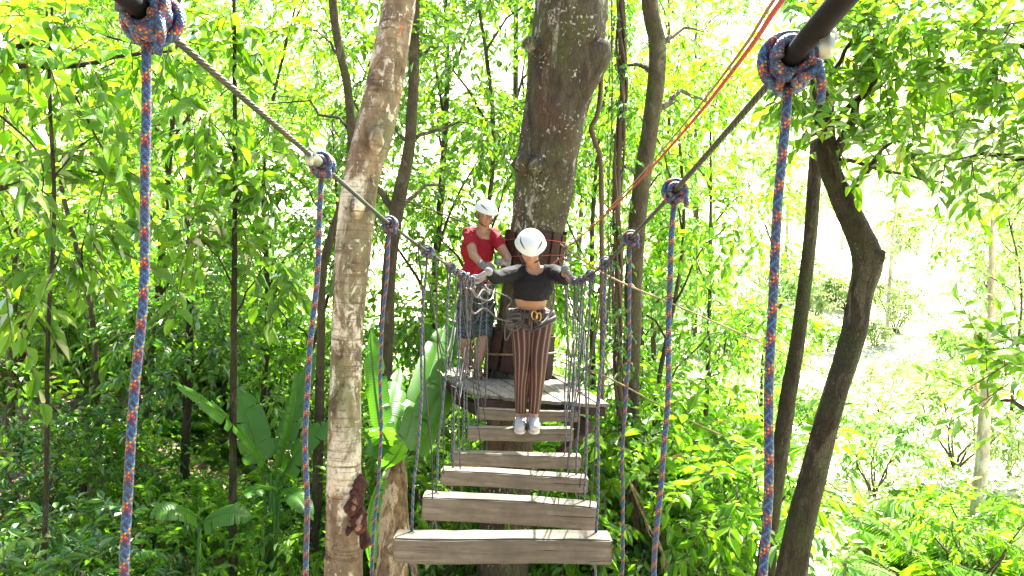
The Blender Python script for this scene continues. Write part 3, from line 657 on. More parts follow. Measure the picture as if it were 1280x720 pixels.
def hanger(label, top, ax, bottom, rr=.0062, big=1.0, mat=None, seed=0):
    mat = mat or ROPEF
    g = Geo(); s0 = knot_geo(g, top, ax, rr, big)
    rs = random.Random(seed); n = 26; pts = []
    for i in range(n+1):
        t = i/n; p = s0.lerp(bottom, t); w = math.sin(t*math.pi)*.008
        p += Vector((math.sin(t*9+seed)*w+math.sin(t*31+seed*2)*.0012, math.cos(t*7+seed)*w, 0)); pts.append(p)
    g.tube(pts, rr, 10)
    root = empty('suspension_rope', top, label, 'rope', 'knotted suspension ropes of the bridge'); 
    g.obj('rope', mat, root, top)
    # stopper knot under the plank
    k = Geo(); b = bottom; k.tube(helix(b+Vector((0, 0, -.012)), Vector((0, 0, 1)), rr*1.1, 1.6, rr*3.2), rr*.9, 8); k.tube([b, b+Vector((.004, 0, -.03)), b+Vector((.012, .005, -.075))], rr*.8, 8)
    k.obj('stopper_knot', mat, root, top)
    return root

# planks: (xl,yl),(xr,yr) front top edge, D, thickness px of the front face, left/right hole fractions
PL = [((491, 672), (766, 676), 2.82, 34), ((528, 620), (749, 634), 3.45, 32), ((551, 588), (736, 598), 4.1, 20), ((564, 567), (727, 571), 4.72, 17), ((584, 536), (717, 536), 5.46, 17), ((597, 512), (723, 515), 5.98, 14)]
near_pl = [((417, 850), (822, 855), 1.85, 50), ((455, 755), (795, 762), 2.28, 42)]
words = ['nearest wide', 'second nearest', 'third nearest red-edged', 'fourth nearest', 'fifth nearest, on which the woman stands, a', 'farthest, just before the platform, a']
plab = ['thick weathered plank nearest the camera, lowest in view', 'second plank from the camera, tilting down to the right', 'third plank from the camera, darker and slimmer',
        'fourth plank from the camera, thin and shaded', 'fifth plank from the camera, under the white shoes', 'sixth plank, right below the platform edge']
lorder = ['third', 'fourth', 'fifth', 'sixth', 'seventh', 'eighth']
def make_plank(i, a, b, D, th, label):
    A, B = P(*a, D), P(*b, D); ln = (B-A).length; x = (B-A).normalized(); y = Vector((0, 1, 0)); y = (y-x*y.dot(x)).normalized(); z = x.cross(y)
    dep = .115; t = th*.93/F*D; M = Matrix((x, y, z)).transposed()
    c = (A+B)/2+y*dep/2-z*t/2; rs = random.Random(i)
    bm = bmesh.new(); bmesh.ops.create_cube(bm, size=1); bmesh.ops.scale(bm, vec=(ln, dep, t), verts=bm.verts)
    bmesh.ops.bevel(bm, geom=bm.edges[:], offset=.006, segments=2, affect='EDGES')
    bmesh.ops.subdivide_edges(bm, edges=[e for e in bm.edges if abs((e.verts[0].co-e.verts[1].co).x) > .3], cuts=10)
    for v in bm.verts: v.co.z += math.sin(v.co.x*7+i)*.003+rs.uniform(-.0016, .0016); v.co.y += math.sin(v.co.x*5+i*2)*.004+rs.uniform(-.001, .001)
    me = bpy.data.meshes.new('plank'); bm.to_mesh(me); bm.free()
    o = mobj('plank', me, PLANK); o.matrix_world = Matrix.Translation(c) @ M.to_4x4()
    tag(o, label, 'plank', 'wooden step planks of the bridge')
    ins = .058
    h = [A+x*ins+y*dep*.6, B-x*ins+y*dep*.6]
    # rim of the drilled holes
    for q in h:
        r_ = Geo().tube([q-z*.004+(x*math.cos(a_)+y*math.sin(a_))*.011 for a_ in [k/12*6.2832 for k in range(13)]], .003, 6)
        rr = r_.obj('hole_rim', BEAM, o); rr.matrix_parent_inverse = o.matrix_world.inverted()
    return [q-z*(t+.012) for q in h]
holes = []
nlab = ['plank nearest the camera below the frame', 'plank just below the frame']
for i, pl in enumerate(near_pl): holes.append(make_plank(20+i, *pl, ['step plank under the camera, out of sight below the picture', 'step plank just out of sight below the picture'][i]))
for i, pl in enumerate(PL): holes.append(make_plank(i, *pl, plab[i]))
nm = ['first and thickest looking', 'second', 'third', 'fourth', 'fifth', 'sixth']
tops_L = [LP[0], LP[1], LP[2], LP[3], LP[4], LP[5], LP[6], on([LP[6], endL[0]], 0, .55)]
tops_R = [RP[0], RP[1], RP[2], RP[3], RP[4], RP[5], RP[6], on([RP[6], endR[0]], 0, .65)]
on_plank = ['a plank below the frame', 'a plank below the frame', 'the nearest plank', 'the second plank', 'the third plank', 'the fourth plank', 'the plank under the white shoes', 'the last plank']
ordw = ['nearest and thickest', 'second nearest', 'third nearest', 'fourth', 'fifth', 'sixth', 'seventh', 'eighth and farthest']
# the first two ropes run to the near planks; the third hangs free behind the nearest visible plank's left end
bl_px = [(167, 740, 1.02), (377, 745, 1.72), (463, 748, 2.45)]; br_px = [(947, 740, 1.02), (819, 745, 1.72), (776, 748, 2.45)]
for side, K, tp, bx in (('left', LP, tops_L, bl_px), ('right', RP, tops_R, br_px)):
    j = 0 if side == 'left' else 1
    for i in range(9):
        if i < 3:
            top = tp[i]; D = bx[i][2]; p1 = P(*bx[i]); d = (p1-tp[i]); zt = near_pl[0]; tz = CAM.z-.98
            bot = top+d*((top.z-tz)/(top.z-p1.z))
        else:
            top = tp[i] if i < 8 else None
            if top is None: break
            bot = holes[2+i-3][j]
        if i >= 3: top = tp[i]
        ax = (K[min(i, 5)]-K[min(i, 5)+1])
        hanger(f'{ordw[i]} braided rope of the {side} cable, down to {on_plank[i]}', top, ax, bot, rr=.0062 if i < 2 else .0055, big=1.5 if i == 0 else 1.0, seed=i+j*10, mat=ROPE if i < 3 else ROPEF)
j = 0
# last hangers down to the planks 5 and 6
for side, j, tps in (('left', 0, tops_L), ('right', 1, tops_R)):
    top = (endL if j == 0 else endR)[0].lerp((LP if j == 0 else RP)[6], .1)
    hanger(f'farthest short braided rope of the {side} cable, beside the platform', top, Vector((0, 1, 0)), holes[7][j], rr=.0055, seed=40+j)

for side, j, K in (('left', 0, LP), ('right', 1, RP)):
    for pi, (a_, t_), w_ in ((4, (4, .45), 'third'), (5, (5, .4), 'fourth')):
        hx = holes[pi][j]+Vector((.05 if j == 0 else -.05, .01, 0)); hanger(f'thin inner second rope of the {side} cable, down to the {w_} plank', on(K, a_, t_), K[a_]-K[a_+1], hx, rr=.0038, seed=50+pi+j)
DCORD = m_plain('dark_cord', (.012, .014, .016), .8)
rsn = random.Random(9)
for side, j, K in (('left', 0, LP), ('right', 1, RP)):
    for k, (a_, t_) in enumerate(((2, .7), (3, .25), (3, .8), (4, .7), (5, .1), (5, .75))):
        a = on(K, a_, t_); hh = holes[min(7, 3+k)][j]; b = hh+Vector((rsn.uniform(-.05, .05), rsn.uniform(-.02, .02), -.05))
        pts = [a.lerp(b, i/12)+Vector((math.sin(i*.9+k)*.006, math.sin(i*.26)*.04, 0)) for i in range(13)]
        g = Geo().tube(pts, .0033, 6); g.tube(helix(a, K[a_]-K[a_+1], .0075, 2.2, .018), .0032, 6)
        o = g.obj('thin_cord', DCORD, None, a); tag(o, f'thin dark cord hanging among the braided ropes at the {side} ends of the planks', 'cord', f'thin cords on the {side} side of the bridge')
    # slack crossing cords tied between the hangers
    for k in range(4):
        D0 = 3.4+k*.62; i0 = min(5, 3+k//2); a = on(K, i0, .3*(k % 2)+.1); b = on(K, min(i0+1, 5), .6)
        pts = [a+Vector((0, 0, -.12-.16*k)), a.lerp(b, .35)+Vector((0, 0, -.34-.1*k)), a.lerp(b, .7)+Vector((0, 0, -.42-.1*k)), b+Vector((0, 0, -.2-.1*k))]
        o = Geo().tube([Vector(p) for p in catmull(pts, 5)], .0035, 6).obj('slack_cord', DCORD, None, pts[0]); tag(o, f'slack dark cord looping between the {side} hanging ropes', 'cord', f'slack cords between the {side} ropes')
# safety line and wires
def line(label, pts, r, mat, name='safety_rope', cat='rope', n=6):
    C_ = catmull([P(*p) for p in pts], n); C_ = [Vector(c) for c in C_]
    o = Geo().tube(C_, r, 8).obj(name, mat, None, C_[0]); return tag(o, label, cat)
line('red safety rope running from the massive trunk up over the right of the camera', [(1150, -230, 1.0), (978, 0, 1.55), (930, 70, 2.0), (862, 156, 3.1), (790, 236, 4.8), (740, 284, 6.2), (706, 312, 7.42)], .0062, ROPE_RED)
line('thin ochre cord running beside the red safety rope', [(1136, -236, 1.02), (970, -4, 1.57), (924, 67, 2.02), (857, 153, 3.1), (787, 234, 4.8), (738, 283, 6.2), (706, 310, 7.42)], .0042, ROPE_TAN)
line('tan and orange wire slanting from the trunk behind the right ropes', [(700, 305, 7.4), (760, 345, 7.6), (860, 388, 8.2), (960, 432, 9), (1040, 470, 9.8), (1095, 470, 10.5)], .009, ROPE_TAN, 'guy_wire', 'wire')
line('thin pale wire tied low on the trunk running down to the right', [(700, 452, 7.5), (760, 472, 7.6), (850, 520, 8.2), (960, 570, 9), (1030, 600, 10), (1080, 640, 10.4)], .008, ROPE_TAN, 'guy_wire', 'wire')
line('thin straight guy wire crossing the leaves behind the man', [(632, 300, 7.5), (560, 270, 8.4), (460, 235, 9.6), (380, 205, 10.8)], .008, BARK['twig'], 'guy_wire', 'wire')

# collars of wooden slabs around the trunk, with rope wraps
def trunk_at(py):
    for a, b in zip(T3[:-1], T3[1:]):
        if a[1] <= py <= b[1]:
            t = (py-a[1])/(b[1]-a[1]); px = a[0]+(b[0]-a[0])*t; r = (a[3]+(b[3]-a[3])*t)/F*7.7; return P(px, py, 7.7), r
def collar(label, y0, y1, n, mat, jag=4, seed=1, wraps=()):
    (p0, r0), (p1, r1) = trunk_at(y0), trunk_at(y1); root = empty('wooden_collar', p1, label, 'collar'); rs = random.Random(seed); g = Geo()
    for k in range(n):
        a = k/n*2*math.pi; o = Vector((math.cos(a), math.sin(a), 0)); t = Vector((-math.sin(a), math.cos(a), 0))
        j0, j1 = rs.uniform(-jag, jag)/F*7.7, rs.uniform(-jag, jag)/F*7.7
        A = p0+o*(r0+.03)+Vector((0, 0, j0)); B = p1+o*(r1+.03)+Vector((0, 0, j1)); z = (A-B).normalized(); tt = (t-z*t.dot(z)).normalized(); oo = tt.cross(z)
        w = 2*math.pi*(r0+.03)/n*.88
        g.box((A+B)/2, (w, .028, (A-B).length), Matrix((tt, oo, z)).transposed())
    soften(g.obj('slab', mat, root, p1, smooth=False), .005)
    for (wy, m, rr) in wraps:
        c, r = trunk_at(wy); pts = [c+Vector((math.cos(a)*(r+.055), math.sin(a)*(r+.055), .02*math.sin(a+wy))) for a in [i/28*2*math.pi for i in range(29)]]
        pts = [p+Vector((0, 0, i*.0004)) for i, p in enumerate(pts)]
        Geo().tube(pts, rr, 8).obj('wrap_rope', m, root, p1)
collar('reddish slab collar strapped round the massive trunk at helmet height', 292, 350, 15, SLAB, seed=2, wraps=((305, ROPE_RED, .005), (322, ROPE_RED, .005), (333, STEEL, .007), (341, ROPE_TAN, .007)))
collar('rough bark slab collar around the trunk just above the platform', 415, 466, 13, SLAB, 8, seed=3, wraps=((442, ROPE_TAN, .010),))

# ------------------------------------------------------------------ platform
PZ = CAM.z-.88
def platform():
    root = empty('tree_platform', Vector((.05, 7.6, PZ-.03)), 'slanting deck of weathered boards built around the massive trunk', 'platform')
    FL, FR, BL, BR = Vector((-.24, 6.26, PZ)), Vector((.80, 6.02, PZ+.0)), Vector((-.90, 8.15, PZ)), Vector((.55, 8.05, PZ))
    for v in (FL, FR, BL, BR): v.z += v.x*.0
    tc, tr = trunk_at(478); tc = Vector((tc.x, tc.y, 0)); tr += .03
    n = 11; deck = Geo(); rs = random.Random(4); ends = Geo()
    for k in range(n):
        u0, u1 = k/n, (k+.93)/n; ov = rs.uniform(-.02, .04); ob = rs.uniform(-.06, .1)
        a0, a1 = FL.lerp(FR, u0), FL.lerp(FR, u1); b0, b1 = BL.lerp(BR, u0), BL.lerp(BR, u1)
        segs = []; cuts = []
        for t in [i/200 for i in range(201)]:
            m0, m1 = a0.lerp(b0, t), a1.lerp(b1, t)
            hit = any((m0.lerp(m1, q)-Vector((tc.x, tc.y, PZ))).length < tr for q in (0, .25, .5, .75, 1))
            cuts.append(hit)
        if any(cuts): i0 = cuts.index(True)/200; i1 = (200-cuts[::-1].index(True))/200; segs = [(-.01, i0), (i1, 1)]
        else: segs = [(-.01, 1)]
        dz = rs.uniform(-.004, .004)
        for s0, s1 in segs:
            if s0 < 0: s0 = -ov
            if s1 >= 1: s1 = 1+ob
            if s1-s0 < .03: continue
            q = [a0.lerp(b0, s0), a1.lerp(b1, s0), a1.lerp(b1, s1), a0.lerp(b0, s1)]
            V = [(p.x, p.y, PZ+dz) for p in q]+[(p.x, p.y, PZ+dz-.028) for p in q]
            deck.add(V, [(0, 1, 2, 3), (7, 6, 5, 4), (0, 4, 5, 1), (1, 5, 6, 2), (2, 6, 7, 3), (3, 7, 4, 0)])
    soften(deck.obj('deck', DECK, root, root.location, smooth=False), .004)
    def beam(a, b, w, h, name='beam'):
        a, b = Vector(a), Vector(b); x = (b-a).normalized(); z = Vector((0, 0, 1)) if abs(x.z) < .9 else Vector((0, 1, 0)); z = (z-x*z.dot(x)).normalized(); y = z.cross(x)
        g = Geo().box((a+b)/2, ((b-a).length, w, h), Matrix((x, y, z)).transposed()); soften(g.obj(name, BEAM, root, root.location, smooth=False), .004)
    z1 = PZ-.085
    ax = (FR-FL).normalized(); bx = (BL-FL).normalized()
    beam(FL+ax*.0+bx*.06+Vector((0, 0, -.069)), FR+bx*.06+ax*.0+Vector((0, 0, -.069)), .05, .068)
    beam(FL.lerp(BL, .95)+Vector((0, 0, -.085)), FR.lerp(BR, .95)+Vector((0, 0, -.085)), .05, .1)
    beam(FL.lerp(BL, .5)+Vector((0, 0, -.085))-ax*.02, FL.lerp(BL, .5)+ax*.5+Vector((0, 0, -.085)), .05, .09)
    s_ = Vector((tc.x, tc.y, 0))
    for sx in (-1, 1):
        beam(FL.lerp(FR, .5)+ax*sx*.38+Vector((0, 0, -.19)), FL.lerp(FR, .5)+ax*sx*.38+bx*1.75+Vector((0, 0, -.19)), .07, .1, 'joist')
        beam(FL.lerp(FR, .5)+ax*sx*.36+bx*.1+Vector((0, 0, -.25)), Vector((tc.x+sx*.2, tc.y-.22, PZ-1.0)), .07, .07, 'brace')
platform()

# ------------------------------------------------------------------ people
def caps(bm, a, b, r0, r1, flat0=False, flat1=False, seg=14):
    a, b = Vector(a), Vector(b); d = b-a; L = d.length
    if L > 1e-5:
        M = Matrix.Translation((a+b)/2) @ d.to_track_quat('Z', 'Y').to_matrix().to_4x4()
        bmesh.ops.create_cone(bm, cap_ends=True, segments=seg, radius1=r0, radius2=r1, depth=L, matrix=M)
    if not flat0: bmesh.ops.create_icosphere(bm, subdivisions=2, radius=r0, matrix=Matrix.Translation(a))
    if not flat1: bmesh.ops.create_icosphere(bm, subdivisions=2, radius=r1, matrix=Matrix.Translation(b))
def ell(bm, c, r, rot=None):
    M = Matrix.Translation(Vector(c)) @ (rot.to_4x4() if rot is not None else Matrix.Identity(4)) @ Matrix.Diagonal((*r, 1))
    bmesh.ops.create_icosphere(bm, subdivisions=3, radius=1, matrix=M)
def chain(bm, pts, rad, **kw):
    for i in range(len(pts)-1): caps(bm, pts[i], pts[i+1], rad[i], rad[i+1], kw.get('f0', False) and i == 0, kw.get('f1', False) and i == len(pts)-2)
def remeshed(name, bm, voxel, smooth, mat, parent, origin, cut=None, fold=0.0, holes_=()):
    me = bpy.data.meshes.new(name); bm.to_mesh(me); bm.free()
    o = bpy.data.objects.new(name, me); COL.objects.link(o)
    m = o.modifiers.new('r', 'REMESH'); m.mode = 'VOXEL'; m.voxel_size = voxel; m.use_smooth_shade = True
    s = o.modifiers.new('s', 'SMOOTH'); s.iterations = smooth; s.factor = .5
    dg = bpy.context.evaluated_depsgraph_get(); dg.update()
    me2 = bpy.data.meshes.new_from_object(o.evaluated_get(dg)); bpy.data.objects.remove(o); bpy.data.meshes.remove(me)
    if fold:
        from mathutils import noise as mn
        nrs = [v.normal.copy() for v in me2.vertices]; cos = [v.co.copy() for v in me2.vertices]; out = []
        for p, vn in zip(cos, nrs):
            q = Vector((p.x*7+p.z*4, p.y*7, p.z*9-p.x*5)); f_ = mn.noise(q)+.5*mn.noise(q*2.3+Vector((3, 1, 2)))
            out.extend(p+vn*(-abs(f_)*fold*1.6+fold*.35))
        me2.vertices.foreach_set('co', out); me2.update()
    if cut:
        b = bmesh.new(); b.from_mesh(me2)
        for co, no in cut: bmesh.ops.bisect_plane(b, geom=b.verts[:]+b.edges[:]+b.faces[:], plane_co=co, plane_no=no, clear_outer=True)
        for hc_, hr_ in holes_:
            hc_ = Vector(hc_)
            kill = [v for v in b.verts if (((v.co.x-hc_.x)/hr_[0])**2+((v.co.y-hc_.y)/hr_[1])**2+((v.co.z-hc_.z)/hr_[2])**2) < 1]
            bmesh.ops.delete(b, geom=kill, context='VERTS')
        b.to_mesh(me2); b.free()
    me2.transform(Matrix.Translation(-Vector(origin))); me2.name = name; me2.materials.clear()
    ob = mobj(name, me2, mat, parent)
    for p in me2.polygons: p.use_smooth = True
    return ob
def grip(bm, c, ax, w, r=.018, fr=.0085, spread=.019, close=3.9, start=0.0, sgn=1):
    """hand closed round a line through c along ax; w = direction from c to the wrist"""
    ax = ax.normalized(); w = (w-ax*w.dot(ax)).normalized(); t = ax.cross(w)*sgn
    palm = c+w*(r+.030)
    for k in range(4): caps(bm, palm+w*.03+ax*((k-1.5)*spread*.8), c+w*(r*.7)+ax*((k-1.5)*spread)+t*.004, .015, .0125)
    R_ = r+fr*.6
    ln = [.92, 1.0, .95, .78]
    for k in range(4):
        o = c+ax*((k-1.5)*spread)
        pts = [o+(w*math.cos(a)+t*math.sin(a))*R_ for a in [start+close*ln[k]*i/5 for i in range(6)]]
        chain(bm, pts, [fr*1.15, fr*1.1, fr, fr*.98, fr*.92, fr*.85])
    o = palm-ax*spread*1.6; pts = [palm+w*.02-ax*spread*1.5, o-t*.024+ax*.004, c+w*r*.2-t*(R_+.004)-ax*spread*.9, c-w*r*.6-t*(R_*.7)-ax*spread*.2]
    chain(bm, pts, [.015, .0125, .011, .0095])
    return palm+w*.055
def head(bm, c, Rm, s=1.0):
    """Rm columns: x right, y forward(face), z up"""
    q = lambda x, y, z: Vector(c)+Rm @ (Vector((x, y, z))*s)
    ell(bm, q(0, -.012, .028), (.074*s, .092*s, .088*s), Rm); ell(bm, q(0, .02, -.03), (.060*s, .068*s, .075*s), Rm)
    ell(bm, q(0, .048, -.078), (.032*s, .032*s, .026*s), Rm)                     # chin
    for x in (-1, 1):
        ell(bm, q(x*.036, .055, -.022), (.022*s, .022*s, .024*s), Rm)            # cheek
        ell(bm, q(x*.032, .074, .024), (.022*s, .010*s, .008*s), Rm)             # brow
        ell(bm, q(x*.076, -.005, -.01), (.009*s, .018*s, .030*s), Rm)            # ear
    chain(bm, [q(0, .078, .018), q(0, .092, -.008), q(0, .098, -.018)], [.009*s, .011*s, .013*s])
    for x in (-1, 1): ell(bm, q(x*.012, .086, -.020), (.009*s, .010*s, .007*s), Rm)
    ell(bm, q(0, .077, -.044), (.022*s, .012*s, .006*s), Rm); ell(bm, q(0, .075, -.054), (.019*s, .012*s, .007*s), Rm)
    return q
def face_parts(q, s, root, hair):
    M_eye = EYE
    for x in (-1, 1):
        b = bmesh.new(); bmesh.ops.create_uvsphere(b, u_segments=12, v_segments=8, radius=.011*s, matrix=Matrix.Translation(q(x*.031, .070, .008))); me = bpy.data.meshes.new('eye'); b.to_mesh(me); b.free()
        me.transform(Matrix.Translation(-root.location)); mobj('eye', me, WHITE_EYE, root)
        b = bmesh.new(); bmesh.ops.create_uvsphere(b, u_segments=10, v_segments=6, radius=.0062*s, matrix=Matrix.Translation(q(x*.031, .0765, .007))); me = bpy.data.meshes.new('iris'); b.to_mesh(me); b.free()
        me.transform(Matrix.Translation(-root.location)); mobj('iris', me, M_eye, root)
        g = Geo(); g.tube([q(x*.016, .088, .024), q(x*.03, .087, .029), q(x*.045, .077, .026)], [.003*s, .004*s, .002*s], 6); g.obj('eyebrow', hair, root, root.location)
    g = Geo(); g.tube([q(-.020, .082, -.049), q(0, .0895, -.0485), q(.020, .082, -.049)], [.002*s, .0048*s, .002*s], 6); g.obj('lips', LIP, root, root.location)
def m_skin(name, col):
    s = N(name); c = s.coord('Object'); n = s.noise(c, 12, 4); n2 = s.noise(c, 90, 3)
    cc = s.mix(n, tuple(x*.88 for x in col), (col[0]*1.1, col[1]*1.02, col[2]))
    return s.princ(cc, .5, s.bump(n2, .12, .002), spec=.4, Subsurface_Weight=.03, Subsurface_Radius=(.02, .008, .004), Subsurface_Scale=.3)
def m_cloth(name, col, var=.2, rough=.85):
    s = N(name); c = s.coord('Object'); n = s.noise(c, 5, 4, .6, .4); w = s.noise(c, 220, 2)
    cc = s.mix(n, tuple(x*(1-var) for x in col), tuple(x*(1+var) for x in col))
    h = s.math('ADD', s.math('MULTIPLY', s.noise(s.scale(c, (1, 1, 1.6)), 9, 3, .5, 1.2), 5.0), w)
    return s.princ(cc, rough, s.bump(h, .5, .006), spec=.25)
EYE = m_plain('iris', (.03, .018, .01), .2); WHITE_EYE = m_plain('eye_white', (.6, .57, .53), .25); LIP = m_plain('lips', (.42, .16, .13), .5)
HAIR = m_plain('dark_hair', (.03, .018, .012), .55, nscale=80, var=.5); HAIRB = m_plain('brown_hair', (.10, .05, .025), .5, nscale=80, var=.5)
SKIN_W = m_skin('skin_light', (.26, .155, .095)); SKIN_M = m_skin('skin_tan', (.20, .115, .065))
HELM = m_plain('helmet_shell', (.40, .45, .42), .3, nscale=3, var=.03, bump=.02); BLK = m_plain('black_plastic', (.015, .015, .015), .5)
STRAP = m_plain('webbing', (.035, .03, .03), .8); STRAP_R = m_plain('red_webbing', (.30, .03, .02), .8)
GLOVE = m_cloth('grey_glove', (.09, .10, .10)); GLOVE_P = m_cloth('pale_glove', (.17, .18, .185)); REDSH = m_cloth('red_shirt', (.17, .004, .010), .4)
TOPB = m_cloth('black_top', (.004, .004, .006), .3); SHOE = m_cloth('white_shoe', (.30, .29, .275), .3); SOLE = m_plain('sole', (.40, .38, .33), .8); SANDAL = m_plain('sandal_leather', (.10, .06, .025), .7)
def m_camo():
    s = N('patterned_shorts'); c = s.coord('Object'); v = s.noise(c, 13, 3, .5, 2.2)
    cc = s.ramp(v, [(0, (.008, .012, .013)), (.42, (.02, .03, .033)), (.5, (.05, .075, .075)), (.55, (.012, .02, .018)), (.64, (.10, .13, .12)), (.68, (.02, .03, .026))], True)
    return s.princ(cc, .85, s.bump(v, .5, .01), spec=.2)
CAMO = m_camo()
def m_legg():
    s = N('striped_leggings'); a = s.attr('ang'); z = s.attr('along')
    w = s.math('SINE', s.math('ADD', s.math('MULTIPLY', a, 11.0), s.math('MULTIPLY', s.math('SINE', s.math('MULTIPLY', z, 9.0)), 1.6)))
    col = s.ramp(s.math('MULTIPLY_ADD', w, .5, .5), [(0, (.018, .011, .009)), (.35, (.03, .016, .012)), (.6, (.045, .019, .013)), (.86, (.062, .029, .019)), (.96, (.17, .09, .055)), (1, (.19, .10, .06))])
    return s.princ(col, .7, s.bump(s.noise(s.coord('Object'), 300, 2), .2, .002), spec=.3)
LEGG = m_legg()

def helmet(root, q, s=1.0, strap_mat=None):
    """half-shell with brim, vents and chin straps; q maps head-local to world"""
    nU, nV = 40, 16; V = []; 
    def shell(u, v, k=1.0):
        th = v/nV*1.50; a = u/nU*2*math.pi
        x = math.sin(th)*math.cos(a); y = math.sin(th)*math.sin(a); z = math.cos(th)
        fr = .012 if y > 0 else 0.0
        ridge = 1+.02*math.cos(4*a)*math.sin(th)**2
        low = (-.012 if y > 0 else -.022)*(max(0, th-1.1)/.4)*abs(y)
        fl = 1+.05*max(0, (th-1.32)/.18)
        return q(x*.104*k*ridge*fl, (y*.128+fr*max(0, y))*k*ridge*fl-.006, .032+z*.098*k+low)
    g = Geo()
    for k in (1.0, .93):
        V = [shell(u, v, k) for v in range(nV+1) for u in range(nU)]
        Q = [(v*nU+u, v*nU+(u+1) % nU, (v+1)*nU+(u+1) % nU, (v+1)*nU+u) for v in range(nV) for u in range(nU)]
        g.add([tuple(p) for p in V], Q)
    Vr = [shell(u, nV, 1.0) for u in range(nU)]+[shell(u, nV, .93) for u in range(nU)]
    g.add([tuple(p) for p in Vr], [(u, (u+1) % nU, nU+(u+1) % nU, nU+u) for u in range(nU)])
    hp = g.obj('helmet', HELM, root, root.location)
    for (u0, u1, v0, v1) in ((1.0, 7.4, 8.2, 13.0), (12.6, 18.5, 8.6, 13.0), (-3.2, -.6, 9.5, 12.6), (21, 23.6, 9.5, 12.6), (25.5, 28.5, 9, 11.4), (31.5, 34.5, 9, 11.4)):
        A = []; vents = Geo()
        for i in range(9):
            u = u0+(u1-u0)*i/8; v = v0+(v1-v0)*i/8 if u0 < 10 else v1+(v0-v1)*i/8
            wv = 1.0*math.sin((i+.35)/8.7*math.pi)
            A += [shell(u, v-wv*.7, 1.008), shell(u, v+wv*.7, 1.008)]
        vents.add([tuple(p) for p in A], [(2*i, 2*i+1, 2*i+3, 2*i+2) for i in range(8)])
        vents.obj('vent', BLK, hp, root.location)
    st = Geo()
    for x in (-1, 1):
        st.tube([q(x*.086, .03, .01), q(x*.078, .03, -.04), q(x*.055, .035, -.085), q(0, .045, -.108)], [.006*s]*4, 6)
        st.tube([q(x*.084, -.055, .0), q(x*.082, -.01, -.04), q(x*.078, .012, -.055)], [.005*s]*3, 6)
    st.obj('chin_strap', strap_mat or STRAP, root, root.location)
def carabiner(g, c, ax, up, L=.10, W=.055, r=.006):
    L *= .8; W *= .8; r *= .85
    ax = ax.normalized(); up = (up-ax*up.dot(ax)).normalized()
    pts = [c+ax*(math.cos(a)*W/2)+up*(math.sin(a)*L/2*(1 if math.sin(a) > 0 else .9)) for a in [i/18*2*math.pi for i in range(19)]]
    g.tube(pts, r, 6, caps=False)
def rotm(fwd, up):
    y = Vector(fwd).normalized(); z = Vector(up); z = (z-y*z.dot(y)).normalized(); x = y.cross(z); return Matrix((x, y, z)).transposed()

